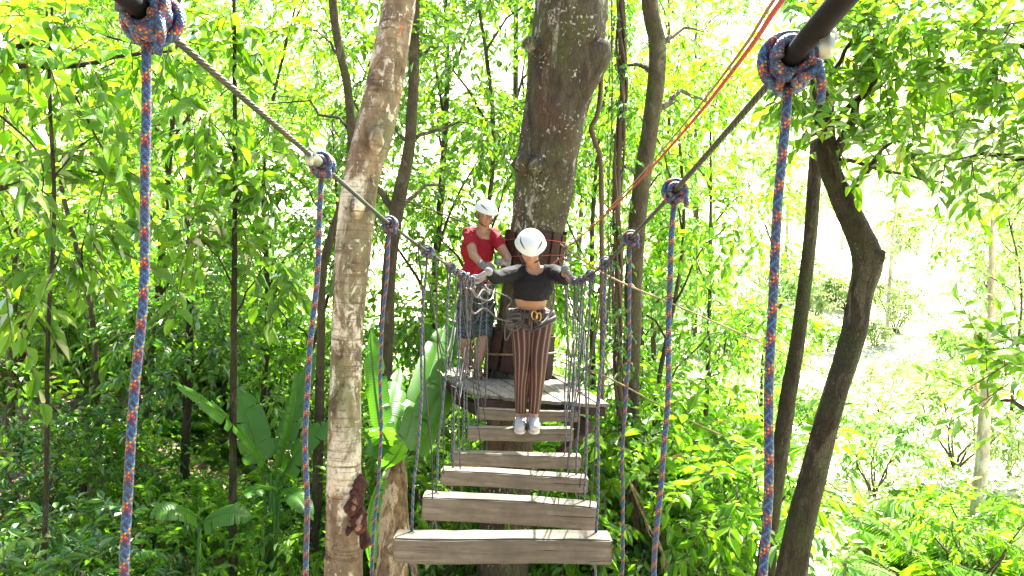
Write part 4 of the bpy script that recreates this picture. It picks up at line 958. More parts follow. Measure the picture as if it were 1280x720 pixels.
def woman():
    feetz = P(650, 536, 5.5).z+.012
    base = P(659, 537, 5.52); root = empty('person', base, 'woman in white helmet, black top and striped leggings stepping along the planks', 'person')
    J = {}
    hipL, hipR = P(653, 402, 5.6), P(677, 402, 5.6); knL, knR = P(652, 462, 5.52), P(673, 462, 5.50); anL, anR = P(651, 519, 5.56), P(667, 519, 5.55)
    pel = P(664, 396, 5.64); wst = P(664, 374, 5.60); che = P(667, 354, 5.50); shL, shR = P(644, 341, 5.47), P(692, 340, 5.47); nk = P(668, 338, 5.50)
    elL, elR = P(619, 347, 5.30), P(707, 348, 5.28)
    hc = P(663, 310, 5.33)
    axL = (LP[6]-endL[0]).normalized(); axR = (RP[6]-endR[0]).normalized()
    gL = LP[6].lerp(endL[0], .15); gR = RP[6].lerp(endR[0], .03)
    b = bmesh.new()
    waL = grip(b, gL, axL, (elL-gL)+Vector((0, 0, .07)), sgn=1); waR = grip(b, gR, axR, (elR-gR)+Vector((0, 0, .05)), sgn=-1)
    chain(b, [shL, elL, waL], [.043, .036, .024]); chain(b, [shR, elR, waR], [.043, .036, .024])
    ell(b, pel, (.152, .105, .10)); ell(b, wst, (.118, .082, .11)); ell(b, che, (.138, .095, .13)); caps(b, wst, che, .085, .09); caps(b, shL, shR, .048, .048)
    caps(b, nk, hc+Vector((0, .03, -.04)), .05, .048)
    Rm = rotm((.03, -.80, -.60), (0, -.60, .80)); q = head(b, hc, Rm)
    for h, k, a, s_ in ((hipL, knL, anL, -1), (hipR, knR, anR, 1)):
        caps(b, h, k, .080, .051); mid = k.lerp(a, .3)+Vector((0, .015, 0)); chain(b, [k, mid, a], [.051, .050, .034])
        toe = a+Vector((s_*.008, -.15, -.065)); heel = a+Vector((0, .02, -.055)); chain(b, [a, heel, toe], [.034, .035, .026])
    remeshed('body', b, .0055, 4, SKIN_W, root, base)
    face_parts(q, 1.0, root, HAIRB)
    helmet(root, q, strap_mat=STRAP)
    b = bmesh.new(); ell(b, q(0, -.055, -.05), (.06, .05, .07), Rm); chain(b, [q(0, -.10, -.06), q(0, -.13, -.13), q(.02, -.12, -.2)], [.025, .03, .012]); remeshed('hair', b, .006, 2, HAIRB, root, base)
    # top
    b = bmesh.new(); i = .015
    ell(b, che, (.138+i, .095+i, .13+i)); ell(b, wst+Vector((0, 0, .02)), (.122+i, .084+i, .11)); caps(b, wst, che, .09, .10); caps(b, shL, shR, .052+i*.5, .052+i*.5)
    ell(b, che+Vector((0, -.042, -.015)), (.125, .066, .10))
    wl, wr = elL.lerp(waL, .82), elR.lerp(waR, .5)
    chain(b, [shL, elL, wl], [.060, .047, .036], f1=True); chain(b, [shR, elR, wr], [.060, .047, .042], f1=True)
    remeshed('crop_top', b, .006, 3, TOPB, root, base, cut=[(P(664, 375.5, 5.5), Vector((0, .12, -1)))], fold=.006, holes_=[(nk+Vector((0, -.03, .02)), (.068, .12, .062))])
    # leggings
    b = bmesh.new()
    ell(b, pel, (.158, .112, .105))
    for h, k, a in ((hipL, knL, anL), (hipR, knR, anR)):
        caps(b, h, k, .086, .056); mid = k.lerp(a, .3)+Vector((0, .015, 0)); chain(b, [k, mid, a.lerp(k, .05)], [.056, .055, .040], f1=True)
    lg = remeshed('leggings', b, .0055, 4, LEGG, root, base, cut=[(P(664, 384.5, 5.5), Vector((0, .15, 1)))])
    me = lg.data; n = len(me.vertices); co = np.zeros(n*3, dtype=np.float32); me.vertices.foreach_get('co', co); co = co.reshape(-1, 3)+np.array(base)[None]
    cx = .5*(hipL.x+hipR.x); ang = np.zeros(n); al = np.zeros(n)
    zz = np.array([anL.z, knL.z, hipL.z, hipL.z+.12]); xl = np.array([anL.x, knL.x, hipL.x, hipL.x+.02]); xr = np.array([anR.x, knR.x, hipR.x, hipR.x-.02])
    yl = np.array([anL.y, knL.y, hipL.y, hipL.y])
    mx = (np.interp(co[:, 2], zz, xl)+np.interp(co[:, 2], zz, xr))/2; left = co[:, 0] < mx
    lx = np.where(left, np.interp(co[:, 2], zz, xl), np.interp(co[:, 2], zz, xr)); ly = np.interp(co[:, 2], zz, yl)
    ang = np.arctan2((co[:, 0]-lx)*np.where(left, 1, -1), -(co[:, 1]-ly)); al = co[:, 2]-base.z
    for nm_, ar in (('ang', ang), ('along', al)):
        at = me.attributes.new(nm_, 'FLOAT', 'POINT'); at.data.foreach_set('value', ar.astype(np.float32))
    # shoes
    for a, s_ in ((anL, -1), (anR, 1)):
        b = bmesh.new(); toe = a+Vector((s_*.008, -.155, -.062)); heel = a+Vector((0, .025, -.055)); chain(b, [a+Vector((0, .005, -.022)), heel], [.042, .043], f0=True); chain(b, [heel, toe], [.043, .037]); chain(b, [a+Vector((0, -.03, -.03)), toe], [.034, .030], f0=True)
        sh = remeshed('shoe', b, .005, 3, SHOE, root, base, cut=[(a+Vector((0, 0, -.088)), Vector((0, 0, -1))), (a+Vector((0, 0, -.014)), Vector((0, .25, 1)))])
        so = Geo(); ring = []
        for k in range(20):
            t = k/20*2*math.pi; ring.append((.046*math.cos(t)*(1 if math.sin(t) > 0 else .92), .125*math.sin(t)))
        V = []
        for z in (-.103, -.084): V += [tuple(a+Vector((s_*.004+x, -.062+y, z))) for x, y in ring]
        so.add(V, [(k, (k+1) % 20, 20+(k+1) % 20, 20+k) for k in range(20)]+[(20+k, 20+k+1, 20+18-k, 20+19-k) for k in range(9)])
        so.obj('sole', SOLE, sh, base)
        lc = Geo()
        for k in range(4):
            c = a+Vector((s_*.003, -.062-k*.020, -.010-k*.008)); lc.tube([c+Vector((-.022, .004, -.006)), c+Vector((0, -.004, .004)), c+Vector((.022, .004, -.006))], .004, 6)
        lc.obj('laces', STRAP, sh, base)
        for sx in (-1, 1):
            pn = Geo(); pn.tube([a+Vector((s_*.004+sx*.041, -.02, -.05)), a+Vector((s_*.005+sx*.040, -.06, -.06)), a+Vector((s_*.006+sx*.034, -.10, -.062)), a+Vector((s_*.006+sx*.028, -.14, -.066))], [.008, .011, .010, .006], 6)
            pn.obj('panel', GLOVE, sh, base)
    # gloves
    for g_, ax_, el_, sg, m_ in ((gL, axL, elL, 1, GLOVE_P), (gR, axR, elR, -1, GLOVE)):
        b = bmesh.new(); w_ = grip(b, g_, ax_, (el_-g_)+Vector((0, 0, .07 if sg > 0 else .05)), r=.018, fr=.0108, sgn=sg); caps(b, w_, w_.lerp(el_, .14), .029, .031, flat1=True)
        remeshed('glove', b, .0045, 1, m_, root, base)
    # harness
    h = Geo(); hc_ = P(664, 390, 5.62)
    def ring(c, rx, ry, r, tilt=0, mat=None, n=30): return [c+Vector((math.cos(a)*rx, math.sin(a)*ry, tilt*math.cos(a)-.025*(math.sin(a) < 0)*abs(math.sin(a)))) for a in [i/n*2*math.pi for i in range(n+1)]]
    for dz in (-.012, 0, .012): h.tube(ring(hc_+Vector((0, 0, dz)), .163, .122, .01), .010, 6)
    for lg_, s_ in ((hipL, -1), (hipR, 1)):
        for dz in (-.01, .01): h.tube([lg_+Vector((math.cos(a)*.098, math.sin(a)*.098, -.02+dz+s_*math.cos(a)*.05)) for a in [i/24*2*math.pi for i in range(25)]], .011, 6)
    fr = hc_+Vector((0, -.13, -.02)); h.tube([fr, fr+Vector((0, -.01, -.05)), fr+Vector((0, .01, -.10))], .011, 6)
    hs = h.obj('harness', STRAP, root, base)
    g2 = Geo(); carabiner(g2, fr+Vector((.02, -.03, .0)), Vector((1, 0, .2)), Vector((.1, 0, 1)), .085, .05, .006); carabiner(g2, fr+Vector((.05, -.03, -.01)), Vector((1, .3, 0)), Vector((.5, 0, 1)), .08, .045, .005); g2.obj('carabiner', GOLD, hs, base)
    l = Geo(); l.tube(catmull([fr+Vector((.02, -.03, -.03)), fr+Vector((.06, -.05, -.06)), fr+Vector((.12, -.02, -.01)), fr+Vector((.155, .06, .06)), fr+Vector((.16, .02, .20))], 5), .006, 6)
    l.tube(catmull([fr+Vector((.03, -.03, -.02)), fr+Vector((.08, -.04, -.045)), fr+Vector((.145, .03, .05)), fr+Vector((.165, .08, .16))], 5), .006, 6)
    rs = random.Random(5); c0 = P(642, 405, 5.48)
    for k in range(4):  # coiled lanyard on the hip
        w1, w2, w3 = rs.uniform(.03, .06), rs.uniform(.02, .05), rs.uniform(0, 3)
        l.tube([c0+Vector((math.cos(a)*w1, -.02+.02*math.sin(a*2+w3), math.sin(a+w3*.2)*w2+rs.uniform(-.002, .002)-.012*(k-3))) for a in [i/16*2*math.pi for i in range(17)]], .0055, 6)
    l.tube(catmull([c0+Vector((-.03, 0, .02)), c0+Vector((-.055, 0, .1)), c0+Vector((-.03, .02, .18)), gL+Vector((.04, .1, -.05))], 5), .005, 6)
    l.tube(catmull([c0+Vector((.0, 0, -.02)), c0+Vector((-.05, 0, -.12)), c0+Vector((-.06, 0, -.02)), c0+Vector((-.03, .02, .1))], 5), .005, 6)
    l.obj('lanyard', ROPE2, hs, base)
woman()

def man():
    base = P(590, 471, 7.5); base.z = PZ+.004
    root = empty('person', base, 'man in red T-shirt, white helmet and patterned shorts standing on the platform', 'person')
    hipL, hipR = P(585, 378, 7.62), P(605, 378, 7.62); knL, knR = P(582, 426, 7.55), P(603, 424, 7.52); anL, anR = P(584, 461, 7.6), P(596, 463, 7.45)
    for v in (anL, anR): v.z = PZ+.085
    pel = P(595, 370, 7.62); wst = P(594, 345, 7.6); che = P(597, 312, 7.56); shL, shR = P(585, 291, 7.5), P(616, 292, 7.55); nk = P(603, 290, 7.52)
    hc = P(606.5, 267.5, 7.45)
    elL, elR = P(592, 319, 7.28), P(634, 322, 7.42)
    c1 = P(615, 334, 7.12); c2 = P(622, 332, 7.14); ax = Vector((.35, -.7, -.35))
    b = bmesh.new()
    wL = grip(b, c1, ax, elL-c1, sgn=1, r=.014); wR = grip(b, c2+Vector((0, .06, .03)), ax, elR-c2, sgn=-1, r=.014)
    chain(b, [shL, elL, wL], [.056, .044, .029]); chain(b, [shR, elR, wR], [.056, .044, .029])
    caps(b, pel, wst, .115, .12); ell(b, pel, (.155, .12, .12)); ell(b, wst, (.15, .11, .13)); ell(b, che, (.15, .115, .17)); caps(b, shL, shR, .055, .055); caps(b, nk+Vector((0,0,.03)), che+Vector((0,0,.06)), .06, .11)
    caps(b, nk, hc+Vector((0, .02, -.04)), .058, .056); ell(b, nk+Vector((0, .0, -.05)), (.09, .07, .06))
    Rm = rotm((.46, -.86, -.36), (.14, -.3, 1)); q = head(b, hc, Rm, 1.05)
    for h, k, a, s_ in ((hipL, knL, anL, -1), (hipR, knR, anR, 1)):
        caps(b, h, k, .09, .06); mid = k.lerp(a, .3)+Vector((0, .02, 0)); chain(b, [k, mid, a], [.056, .062, .038])
        toe = a+Vector((s_*.02, -.17, -.05)); heel = a+Vector((0, .03, -.045)); chain(b, [a, heel, toe], [.038, .036, .03])
    remeshed('body', b, .006, 4, SKIN_M, root, base)
    face_parts(q, 1.0, root, HAIR); helmet(root, q, strap_mat=STRAP)
    b = bmesh.new(); ell(b, q(0, -.035, -.005), (.082, .075, .07), Rm); remeshed('hair', b, .006, 2, HAIR, root, base)
    b = bmesh.new(); i = .019
    ell(b, che, (.15+i, .115+i, .17+i)); ell(b, wst, (.14+i, .11+i, .16)); caps(b, wst+Vector((0, 0, .05)), pel+Vector((0, 0, -.02)), .14, .15, flat1=True); caps(b, shL, shR, .064, .064); caps(b, nk+Vector((0,0,-.035)), che, .075, .11)
    chain(b, [shL, shL.lerp(elL, .62)], [.067, .060], f1=True); chain(b, [shR, shR.lerp(elR, .58)], [.067, .060], f1=True)
    remeshed('shirt', b, .007, 3, REDSH, root, base, cut=[(P(595, 361, 7.6), Vector((0.1, 0, -1)))], fold=.014, holes_=[(nk+Vector((.01, -.05, .01)), (.068, .11, .075))])
    b = bmesh.new(); ell(b, pel, (.168, .135, .13))
    for h, k in ((hipL, knL), (hipR, knR)): caps(b, h, k.lerp(h, .05), .108, .094, flat1=True)
    caps(b, pel, pel+Vector((0, 0, .08)), .13, .13)
    remeshed('shorts', b, .007, 2, CAMO, root, base, cut=[(P(595, 352, 7.6), Vector((0, 0, 1)))], fold=.018)
    for g_, el_, sg in ((c1, elL, 1), (c2+Vector((0, .06, .03)), elR, -1)):
        b = bmesh.new(); w_ = grip(b, g_, ax, el_-g_, r=.014, fr=.0115, sgn=sg); caps(b, w_, w_.lerp(el_, .22), .034, .037, flat1=True); remeshed('glove', b, .005, 1, GLOVE, root, base)
    for a, s_ in ((anL, -1), (anR, 1)):
        g = Geo(); ringp = [(math.cos(t)*.05, math.sin(t)*.14) for t in [k/20*2*math.pi for k in range(20)]]; V = []
        for z in (-.083, -.066): V += [tuple(a+Vector((s_*.01+x, -.07+y, z))) for x, y in ringp]
        g.add(V, [(k, (k+1) % 20, 20+(k+1) % 20, 20+k) for k in range(20)]+[(20+k, 20+k+1, 20+18-k, 20+19-k) for k in range(9)])
        for yy, zz in ((-.15, -.028), (-.11, -.02), (-.03, .0)):
            c = a+Vector((s_*.012, yy, zz)); g.tube([c+Vector((-.043, 0, -.045)), c+Vector((-.03, 0, -.005)), c+Vector((0, 0, .008)), c+Vector((.03, 0, -.005)), c+Vector((.043, 0, -.045))], .009, 6)
        g.tube([a+Vector((math.cos(t)*.043, math.sin(t)*.043, .0)) for t in [k/14*6.2832 for k in range(15)]], .008, 6)
        g.obj('sandal', SANDAL, root, base)
    h = Geo(); hc_ = P(595, 358, 7.6)
    for dz in (-.015, 0, .015): h.tube([hc_+Vector((math.cos(a)*.178, math.sin(a)*.145, dz)) for a in [i/28*2*math.pi for i in range(29)]], .011, 6)
    for lg_, s_ in ((hipL, -1), (hipR, 1)):
        h.tube([lg_+Vector((math.cos(a)*.118, math.sin(a)*.118, -.06+s_*math.cos(a)*.05)) for a in [i/24*2*math.pi for i in range(25)]], .015, 6)
    hs = h.obj('harness', STRAP, root, base)
    g2 = Geo(); rs = random.Random(3)
    for k, px in enumerate((580, 590, 600, 612)):
        carabiner(g2, P(px, 366+rs.uniform(-3, 5), 7.42), Vector((1, .2, 0)), Vector((rs.uniform(-.4, .4), 0, 1)), .10, .055, .006)
    g2.obj('carabiner', STEEL, hs, base)
    l = Geo()
    for pts in (((582, 372, 7.4), (583, 395, 7.38), (590, 404, 7.38), (598, 396, 7.4), (598, 372, 7.42)), ((600, 370, 7.4), (606, 388, 7.38), (614, 384, 7.38), (618, 368, 7.42), (610, 350, 7.4)),
                ((584, 362, 7.4), (590, 376, 7.36), (602, 380, 7.36), (612, 372, 7.4)), ((590, 362, 7.4), (594, 352, 7.3), (606, 344, 7.2), (618, 333, 7.12))):
        l.tube(catmull([P(*p) for p in pts], 5), .007, 6)
    l.obj('lanyard', ROPE2, hs, base)
man()

# lanyards with carabiners clipped on the cables
def clip_lanyard(label, c, pts, mat=ROPE2, steel=STEEL, n=2):
    root = empty('lanyard', c, label, 'lanyard'); g = Geo()
    for k in range(n): carabiner(g, c+Vector((.018*k, .05*k, -.03)), Vector((1, .3*k, 0)), Vector((.2*k, 0, 1)), .10, .06, .0065)
    # pulley body
    g.tube([c+Vector((-.012, 0, .012)), c+Vector((.012, 0, .012))], [.022, .022], 12)
    g.obj('carabiner', steel, root, c)
    for pp in pts:
        l = Geo(); l.tube([Vector(p) for p in catmull(pp, 6)], .006, 8); l.obj('sling', mat, root, c)
q0 = LP[5].lerp(LP[6], .55)
clip_lanyard('steel karabiners with grey slings on the left cable beside the pale glove', q0, [
    [q0+Vector((0, 0, -.07)), P(584, 372, 4.8), P(592, 392, 4.9), P(606, 385, 5.1), P(622, 398, 5.3), P(640, 402, 5.45)],
    [q0+Vector((.01, 0, -.07)), P(590, 362, 4.8), P(600, 373, 4.9), P(614, 374, 5.1), P(619, 352, 5.4), P(618, 336, 6.9)],
    [q0+Vector((0, 0, -.07)), P(582, 368, 4.75), P(586, 400, 4.78), P(590, 376, 4.82), P(594, 358, 4.85)],
    [q0+Vector((.02, 0, -.07)), P(596, 372, 4.85), P(604, 362, 4.95), P(612, 368, 5.0), P(606, 356, 5.05)]], n=2)
q1 = P(708, 318, 7.3)
clip_lanyard('cluster of steel karabiners hanging at the right side of the slab collar', q1, [
    [q1+Vector((0, 0, -.06)), P(704, 335, 7.25), P(700, 350, 7.25), P(708, 356, 7.2), P(714, 338, 7.25)],
    [q1, P(690, 330, 7.25), P(680, 338, 7.3)]], mat=ROPE_RED, n=3)

# netting of loose loops at the left side of the bridge (grey safety cords)
# ------------------------------------------------------------------ background vegetation prototypes
def proto_tree(seed, H, rad, kind, leaf, ntw, lo=.25, spread=1.0):
    rs = random.Random(seed); g = Geo(); top = Vector((rs.uniform(-.5, .5), rs.uniform(-.5, .5), H))
    tr = catmull([(0, 0, -.3), (rs.uniform(-.15, .15), 0, H*.3), (rs.uniform(-.3, .3), rs.uniform(-.3, .3), H*.65), tuple(top)], 5)
    tr = [Vector(t) for t in tr]; n = len(tr); g.tube(tr, [rad*.62*(1.15-.85*i/(n-1)) for i in range(n)], 8, lump=.06, seed=seed)
    bl = []
    nb = 9
    for k in range(nb):
        z = H*(lo+(1.02-lo)*(k+.5)/nb); a = k*2.4+seed; rr = spread*(.9-.35*abs(2*(z/H)-1.1))*rs.uniform(.6, 1.2)
        c = Vector((math.cos(a)*rr, math.sin(a)*rr, z)); s_ = rs.uniform(.6, 1.0)*spread*.85
        bl.append(((c.x, c.y, c.z), s_, s_, s_*.62)); t0 = tr[min(n-1, int(max(0, z/H-.12)*n))]; limb(g, t0, c, rad*.24, .006, seed+k)
    return g.mesh('trunk'), crown_mesh('crown', bl, int(ntw*1.45), leaf=leaf*.88, per=6, seed=seed, twig=.42, droop=.3, wr=.52), kind
PT = [proto_tree(101, 9.0, .10, 'bright', .17, 1150, .15, 1.5), proto_tree(102, 7.5, .08, 'mid', .12, 1200, .2, 1.25), proto_tree(103, 11, .13, 'mid', .19, 1150, .25, 1.9),
      proto_tree(104, 6.0, .06, 'lime', .12, 800, .1, 1.1), proto_tree(105, 13, .15, 'bright', .19, 1300, .3, 2.2), proto_tree(106, 5.0, .05, 'bright', .11, 700, .1, 1.0)]
def proto_bush(seed, r, h, leaf, ntw):
    rs = random.Random(seed); bl = []; g = Geo()
    for k in range(6):
        a = k*2.4; c = Vector((math.cos(a)*r*.5, math.sin(a)*r*.5, h*(.35+.5*rs.random()))); s_ = r*rs.uniform(.35, .6); bl.append(((c.x, c.y, c.z), s_, s_, s_*.75)); limb(g, (0, 0, -.1), c, .02, .006, seed+k, .05)
    return g.mesh('stems'), crown_mesh('foliage', bl, ntw, leaf=leaf, per=7, seed=seed, twig=.25, droop=.3, wr=.42)
PB = [proto_bush(201, .9, 1.1, .10, 320), proto_bush(202, .7, .9, .13, 200), proto_bush(203, 1.2, 1.5, .11, 420)]
def proto_fern(seed, n=11, L=.9):
    """arching pinnate fronds"""
    g0 = np.random.default_rng(seed); V = []; Q = []; rr = []; off = 0; st = Geo()
    B, Dn, Nn, Ln, Rn = [], [], [], [], []
    for k in range(n):
        a = k/n*6.283+g0.random()*.4; l = L*(.7+.5*g0.random()); el = .5+.6*g0.random(); d = np.array([math.cos(a), math.sin(a), 0]); sd = np.array([-math.sin(a), math.cos(a), 0])
        pts = []
        for i in range(15):
            t = i/14; pts.append(d*l*t*math.cos(el*.6)+np.array([0, 0, l*(math.sin(el)*t-.85*t*t*.8)]))
        st.tube([Vector(p) for p in pts], [.009-.0005*i for i in range(15)], 4)
        for i in range(2, 28):
            t = i/28; j = int(t*14); f = t*14-j; p = pts[j]*(1-f)+pts[min(j+1, 14)]*f; tg = pts[min(j+1, 14)]-pts[j]; tg /= np.linalg.norm(tg)+1e-9
            for s_ in (-1, 1):
                B.append(p); Dn.append(tg*.45+sd*s_+np.array([0, 0, -.25])); Nn.append(np.array([0, 0, 1])+sd*s_*.2); Ln.append(l*.30*math.sin(math.pi*min(1, t*.9+.12))+.02); Rn.append(g0.random())
    V, Q, r = leaf_geo(np.array(B), unit(np.array(Dn)), unit(np.array(Nn)), np.array(Ln), np.array(Ln)*.22, np.array(Rn))
    return st.mesh('stems'), mk('fronds', V, Q, smooth=False, rnd=r)
PF = [proto_fern(301), proto_fern(302, 13, 1.2)]

used = []
def zone(px):
    for lim, s_ in ((60, 'at the far left edge'), (160, 'left of nearest left rope'), (225, 'right of nearest left rope'), (290, 'left of upright dark sapling'), (345, 'right of upright dark sapling'), (405, 'left of the mottled trunk'),
                    (480, 'behind the mottled trunk'), (545, 'left of man in red'), (620, 'behind the man in red'), (700, 'behind the massive trunk'), (760, 'just right of the massive trunk'),
                    (830, 'behind the vine column'), (900, 'beyond second right rope'), (970, 'left of nearest right rope'), (1050, 'behind the crooked trunk'), (1130, 'right of the crooked trunk'),
                    (1210, 'left of the pale bare trunk'), (1e9, 'at the far right edge')):
        if px < lim: return s_
def dist(D): return 'nearest' if D < 9 else 'close' if D < 13 else 'middle-distance' if D < 20 else 'distant' if D < 34 else 'farthest'
pend = []
def put(name, cat, px, D, meshes, names, mats, scale, rot, adj, group, sink=0.0):
    x = (px-640)/F*D; y = D; z = gz(x, y)-sink
    o = bpy.data.objects.new(name, None); COL.objects.link(o); o.location = (x, y, z); o.rotation_euler = (0, 0, rot); o.scale = (scale,)*3; o['category'] = cat; o['group'] = group
    for me, nm_, mt in zip(meshes, names, mats):
        c = bpy.data.objects.new(nm_, me); COL.objects.link(c); c.parent = o
        for i, m in enumerate(mt):
            if len(me.materials) <= i: me.materials.append(m)
            c.material_slots[i].link = 'OBJECT'; c.material_slots[i].material = m
    pend.append((o, px, D, adj, cat))
def put_tree(px, D, k, s_, lm=None, bark='grey'):
    tm, cm, kind = PT[k]; put('forest_tree', 'tree', px, D, (tm, cm), ('trunk', 'crown'), ((BARK[bark],), (LEAF[lm or kind], BARK['twig'])), s_, random.uniform(0, 6.28),
                              {'bright': 'bright green', 'mid': 'mid green', 'lime': 'yellow-green', 'deep': 'dark green', 'pale': 'sun-bleached'}[lm or kind]+(' tall' if PT[k][0] and k in (2, 4) else ' slender'), 'forest trees behind the bridge')
def put_bush(px, D, k, s_, lm):
    st, fo = PB[k]; put('shrub', 'shrub', px, D, (st, fo), ('stems', 'foliage'), ((BARK['twig'],), (LEAF[lm], BARK['twig'])), s_, random.uniform(0, 6.28),
                        {'bright': 'bright green leafy', 'mid': 'mid green leafy', 'lime': 'yellow-green leafy', 'deep': 'dark green leafy', 'pale': 'sun-bleached'}[lm], 'shrubs of the forest floor')
def put_fern(px, D, k, s_, lm):
    st, fo = PF[k]; put('fern', 'fern', px, D, (st, fo), ('stems', 'fronds'), ((BARK['twig'],), (LEAF[lm],)), s_, random.uniform(0, 6.28), {'bright': 'bright green', 'mid': 'mid green', 'deep': 'dark green', 'lime': 'yellow-green', 'pale': 'pale'}[lm]+' arching', 'ferns of the forest floor')

# left + centre forest
for (px, D, k, s_, lm) in [(20, 11, 1, 1.0, 'bright'), (190, 12, 0, 1.0, 'bright'), (330, 12.5, 1, 1.05, 'bright'), (395, 11, 5, 1.2, 'lime'),
        (245, 16, 0, 1.1, 'lime'), (545, 13, 2, 1.0, 'mid'), (600, 12, 1, 1.25, 'mid'),
        (650, 16, 4, 1.0, 'mid'), (335, 26, 3, 1.6, 'lime'), 
        (755, 12.5, 0, .95, 'bright'), (840, 11.5, 5, 1.5, 'bright'), (800, 14.5, 3, 1.4, 'lime'), (110, 10, 5, 1.35, 'bright'), (430, 16, 3, 1.4, 'lime'),  (885, 13, 3, 1.25, 'bright'), (820, 19, 2, 1.0, 'lime'), (110, 36, 4, 1.0, 'lime'), (720, 34, 4, 1.3, 'lime'), (870, 32, 4, 1.2, 'lime')]:
    put_tree(px, D, k, s_, lm)
# thin right side, mostly pale leaves and bark
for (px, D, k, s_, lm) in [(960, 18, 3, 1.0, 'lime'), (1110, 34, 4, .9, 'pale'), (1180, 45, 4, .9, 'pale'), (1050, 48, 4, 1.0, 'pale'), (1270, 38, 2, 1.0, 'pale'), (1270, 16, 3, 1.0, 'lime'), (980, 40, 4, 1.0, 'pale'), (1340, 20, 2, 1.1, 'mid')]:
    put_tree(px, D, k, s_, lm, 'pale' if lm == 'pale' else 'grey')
# shrubs
for i in range(32):
    px = random.uniform(-20, 420); D = random.choice([random.uniform(6.5, 11), random.uniform(15, 24)]); put_bush(px, D, random.randrange(3), random.uniform(.7, 1.25), random.choice(['mid', 'deep', 'bright', 'mid', 'bright']))
for i in range(26):
    px = random.uniform(440, 960); D = random.uniform(8.5, 19); put_bush(px, D, random.randrange(3), random.uniform(.9, 1.6), random.choice(['bright', 'bright', 'lime', 'mid']))
for i in range(17):
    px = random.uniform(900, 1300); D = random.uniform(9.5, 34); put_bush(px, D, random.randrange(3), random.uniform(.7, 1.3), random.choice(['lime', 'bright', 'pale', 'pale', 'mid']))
for i in range(30):
    px = random.uniform(-30, 430); D = random.uniform(12, 20); put_bush(px, D, random.randrange(3), random.uniform(1.4, 2.3), random.choice(['bright', 'lime', 'bright', 'mid']))
for px, D, k, s_, lm in [(1185, 9.5, 1, 1.5, 'lime'), (1262, 9.8, 1, 1.7, 'bright'), (1240, 12, 1, 1.8, 'lime')]: put_fern(px, D, k, s_, lm)
for i in range(44):
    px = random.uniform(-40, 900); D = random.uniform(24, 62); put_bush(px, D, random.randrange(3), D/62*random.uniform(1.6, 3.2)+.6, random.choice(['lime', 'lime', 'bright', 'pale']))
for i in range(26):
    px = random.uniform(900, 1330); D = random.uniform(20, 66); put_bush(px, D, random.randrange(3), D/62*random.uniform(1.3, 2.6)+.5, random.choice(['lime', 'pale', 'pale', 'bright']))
for px, D, k, s_, lm in [(905, 9, 2, 1.7, 'mid'), (935, 8.4, 0, 1.5, 'deep'), (860, 8.6, 2, 1.6, 'bright'), (800, 9.2, 2, 1.7, 'bright'), (560, 8.8, 2, 1.5, 'mid'), (600, 9.2, 2, 1.7, 'mid'), (700, 9.6, 2, 1.8, 'bright'), (740, 9.0, 0, 1.5, 'bright')]:
    put_bush(px, D, k, s_, lm)
for i in range(18):
    px = random.uniform(-10, 420); D = random.uniform(6.2, 13); put_fern(px, D, random.randrange(2), random.uniform(.7, 1.2), random.choice(['mid', 'deep', 'bright']))
for i in range(12):
    px = random.uniform(900, 1290); D = random.uniform(9, 16); put_fern(px, D, random.randrange(2), random.uniform(.8, 1.3), random.choice(['bright', 'lime', 'mid']))

def fallen(label, pts, r, sub):
    C_ = [Vector(p) for p in catmull([((px-640)/F*D, D, gz((px-640)/F*D, D)+h) for px, D, h in pts], 4)]
    g = Geo(); g.tube(C_, [r*(1-.6*i/(len(C_)-1)) for i in range(len(C_))], 7, lump=.08, lfreq=5)
    for i, (k, dx, dz, l) in enumerate(sub): g.tube([C_[k], C_[k]+Vector((dx*l*.5, -.05, dz*l*.6)), C_[k]+Vector((dx*l, -.1, dz*l))], [r*.45, r*.3, r*.12], 5)
    o = g.obj('fallen_branch', BARK['dark'], None, C_[0]); tag(o, label, 'branch')
fallen('long dead branch lying on the left forest floor, nearest', [(20, 8, .05), (120, 8.6, .22), (230, 9.4, .1)], .03, [(3, .5, .8, .5), (5, -.3, .9, .4)])
fallen('dead branch leaning over leaf litter behind the low banana leaf', [(150, 11, .05), (215, 11.6, .5), (270, 12.2, .95)], .028, [(4, .6, .7, .5), (6, .2, .9, .4)])
fallen('bare dead branch on the pale litter left of the mottled trunk', [(290, 13, .02), (350, 12.6, .25), (405, 12.2, .12)], .03, [(4, -.4, .9, .5)])
# labels of the scattered plants
from collections import defaultdict
lab = defaultdict(list)
for (o, px, D, adj, cat) in pend: lab[f'{adj} {cat} {zone(px)}, {dist(D)}'].append((px, o))
ordn = ['leftmost', 'second', 'third', 'fourth', 'fifth', 'sixth', 'seventh']
for l, L_ in lab.items():
    L_.sort(key=lambda t: t[0])
    for i, (px, o) in enumerate(L_): o['label'] = l if len(L_) == 1 else f'{l}, {ordn[i]} from left'

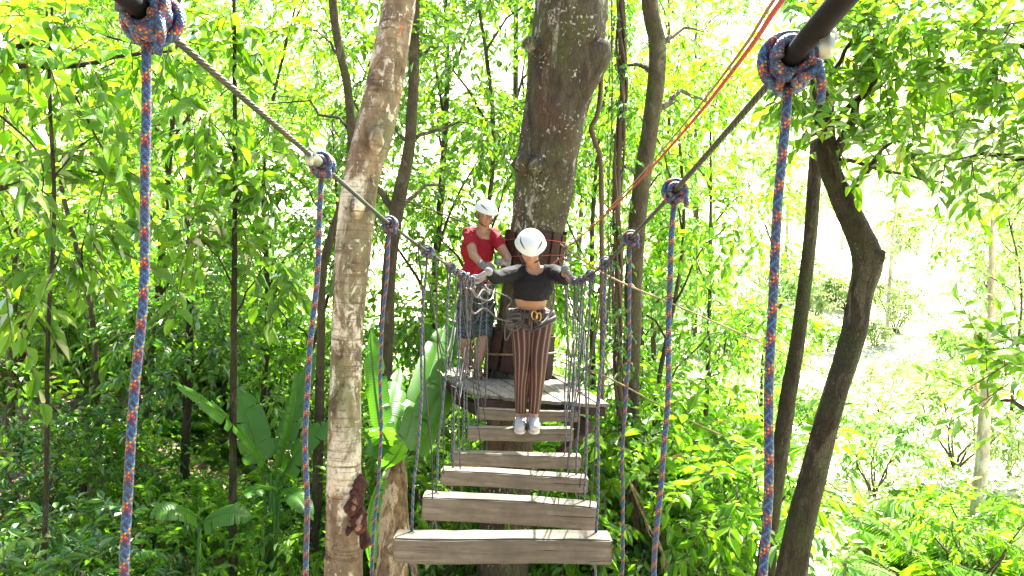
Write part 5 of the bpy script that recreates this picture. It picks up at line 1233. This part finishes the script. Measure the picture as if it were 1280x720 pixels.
# ground cover and leaf litter
def cover(name, label, n, region, leaf, mat, lift, flat, seed, per=5):
    g = np.random.default_rng(seed); px = g.uniform(region[0], region[1], n); D = region[2]*(region[3]/region[2])**g.random(n)
    x = (px-640)/F*D; y = D; z = ground_np(x, y)+g.random(n)**1.5*lift
    keep = np.sin(x*1.9+1)*np.cos(y*1.3)+g.normal(size=n)*.5 > -.4
    x, y, z = x[keep], y[keep], z[keep]; n = len(x)
    base = np.repeat(np.stack([x, y, z], -1), per, 0); m = len(base); base = base+g.normal(size=(m, 3))*np.array([.08, .08, .03 if not flat else .008])
    a = g.uniform(0, 6.283, m); d = unit(np.stack([np.cos(a), np.sin(a), g.normal(size=m)*(.15 if flat else .4)], -1)); nr = unit(np.array([0, 0, 1.])+g.normal(size=(m, 3))*(.25 if flat else .4))
    L = leaf*(.5+g.random(m)); V, Q, r = leaf_geo(base, d, nr, L, L*.45, g.random(m)); o = mobj(name, mk(name, V, Q, smooth=False, rnd=r), mat); tag(o, label, None, None, 'stuff')
cover('leaf_litter', 'dry brown and tan fallen leaves scattered over the forest floor', 9000, (-120, 760, 5.5, 34), .10, LEAF['dry'], .03, True, 5)
cover('ground_cover', 'low dark green seedlings and creepers covering the left forest floor', 7000, (-120, 640, 5.5, 30), .09, LEAF['mid'], .30, False, 6)
cover('undergrowth', 'low bright weeds covering the sunny slope right of the bridge', 6000, (640, 1000, 7, 34), .10, LEAF['bright'], .5, False, 7)
cover('dry_weeds', 'sparse pale weeds dotting the sunlit hillside', 2600, (950, 1400, 9, 60), .13, LEAF['pale'], .3, False, 8)

# ------------------------------------------------------------------ light
SUN_EL, SUN_AZ = R(58), R(24)      # azimuth from +Y towards +X
w = bpy.data.worlds.new('World'); sc.world = w; w.use_nodes = True; nt = w.node_tree; bg = nt.nodes['Background']
sky = nt.nodes.new('ShaderNodeTexSky'); sky.sky_type = 'NISHITA'; sky.sun_disc = False; sky.sun_elevation = SUN_EL; sky.sun_rotation = SUN_AZ; sky.air_density = 1.0; sky.dust_density = 5.0; sky.ozone_density = .6
nt.links.new(sky.outputs[0], bg.inputs[0]); bg.inputs[1].default_value = .082
sd = bpy.data.lights.new('sun', 'SUN'); sd.energy = 5.0; sd.angle = R(.53); sd.color = (1, .96, .88)
so = bpy.data.objects.new('sun', sd); COL.objects.link(so); dv = Vector((math.sin(SUN_AZ)*math.cos(SUN_EL), math.cos(SUN_AZ)*math.cos(SUN_EL), math.sin(SUN_EL)))
so.rotation_euler = dv.to_track_quat('Z', 'Y').to_euler(); so.location = (0, 0, 40)
vs = sc.view_settings; vs.view_transform = 'Standard'; vs.look = 'None'; vs.exposure = 3.12; vs.gamma = 1; vs.use_curve_mapping = False
cy = sc.cycles; cy.max_bounces = 8; cy.diffuse_bounces = 4; cy.transmission_bounces = 6; cy.transparent_max_bounces = 4; cy.sample_clamp_indirect = 6; cy.caustics_reflective = False; cy.caustics_refractive = False
try: cy.use_denoising = True; cy.denoiser = 'OPENIMAGEDENOISE'
except Exception: pass
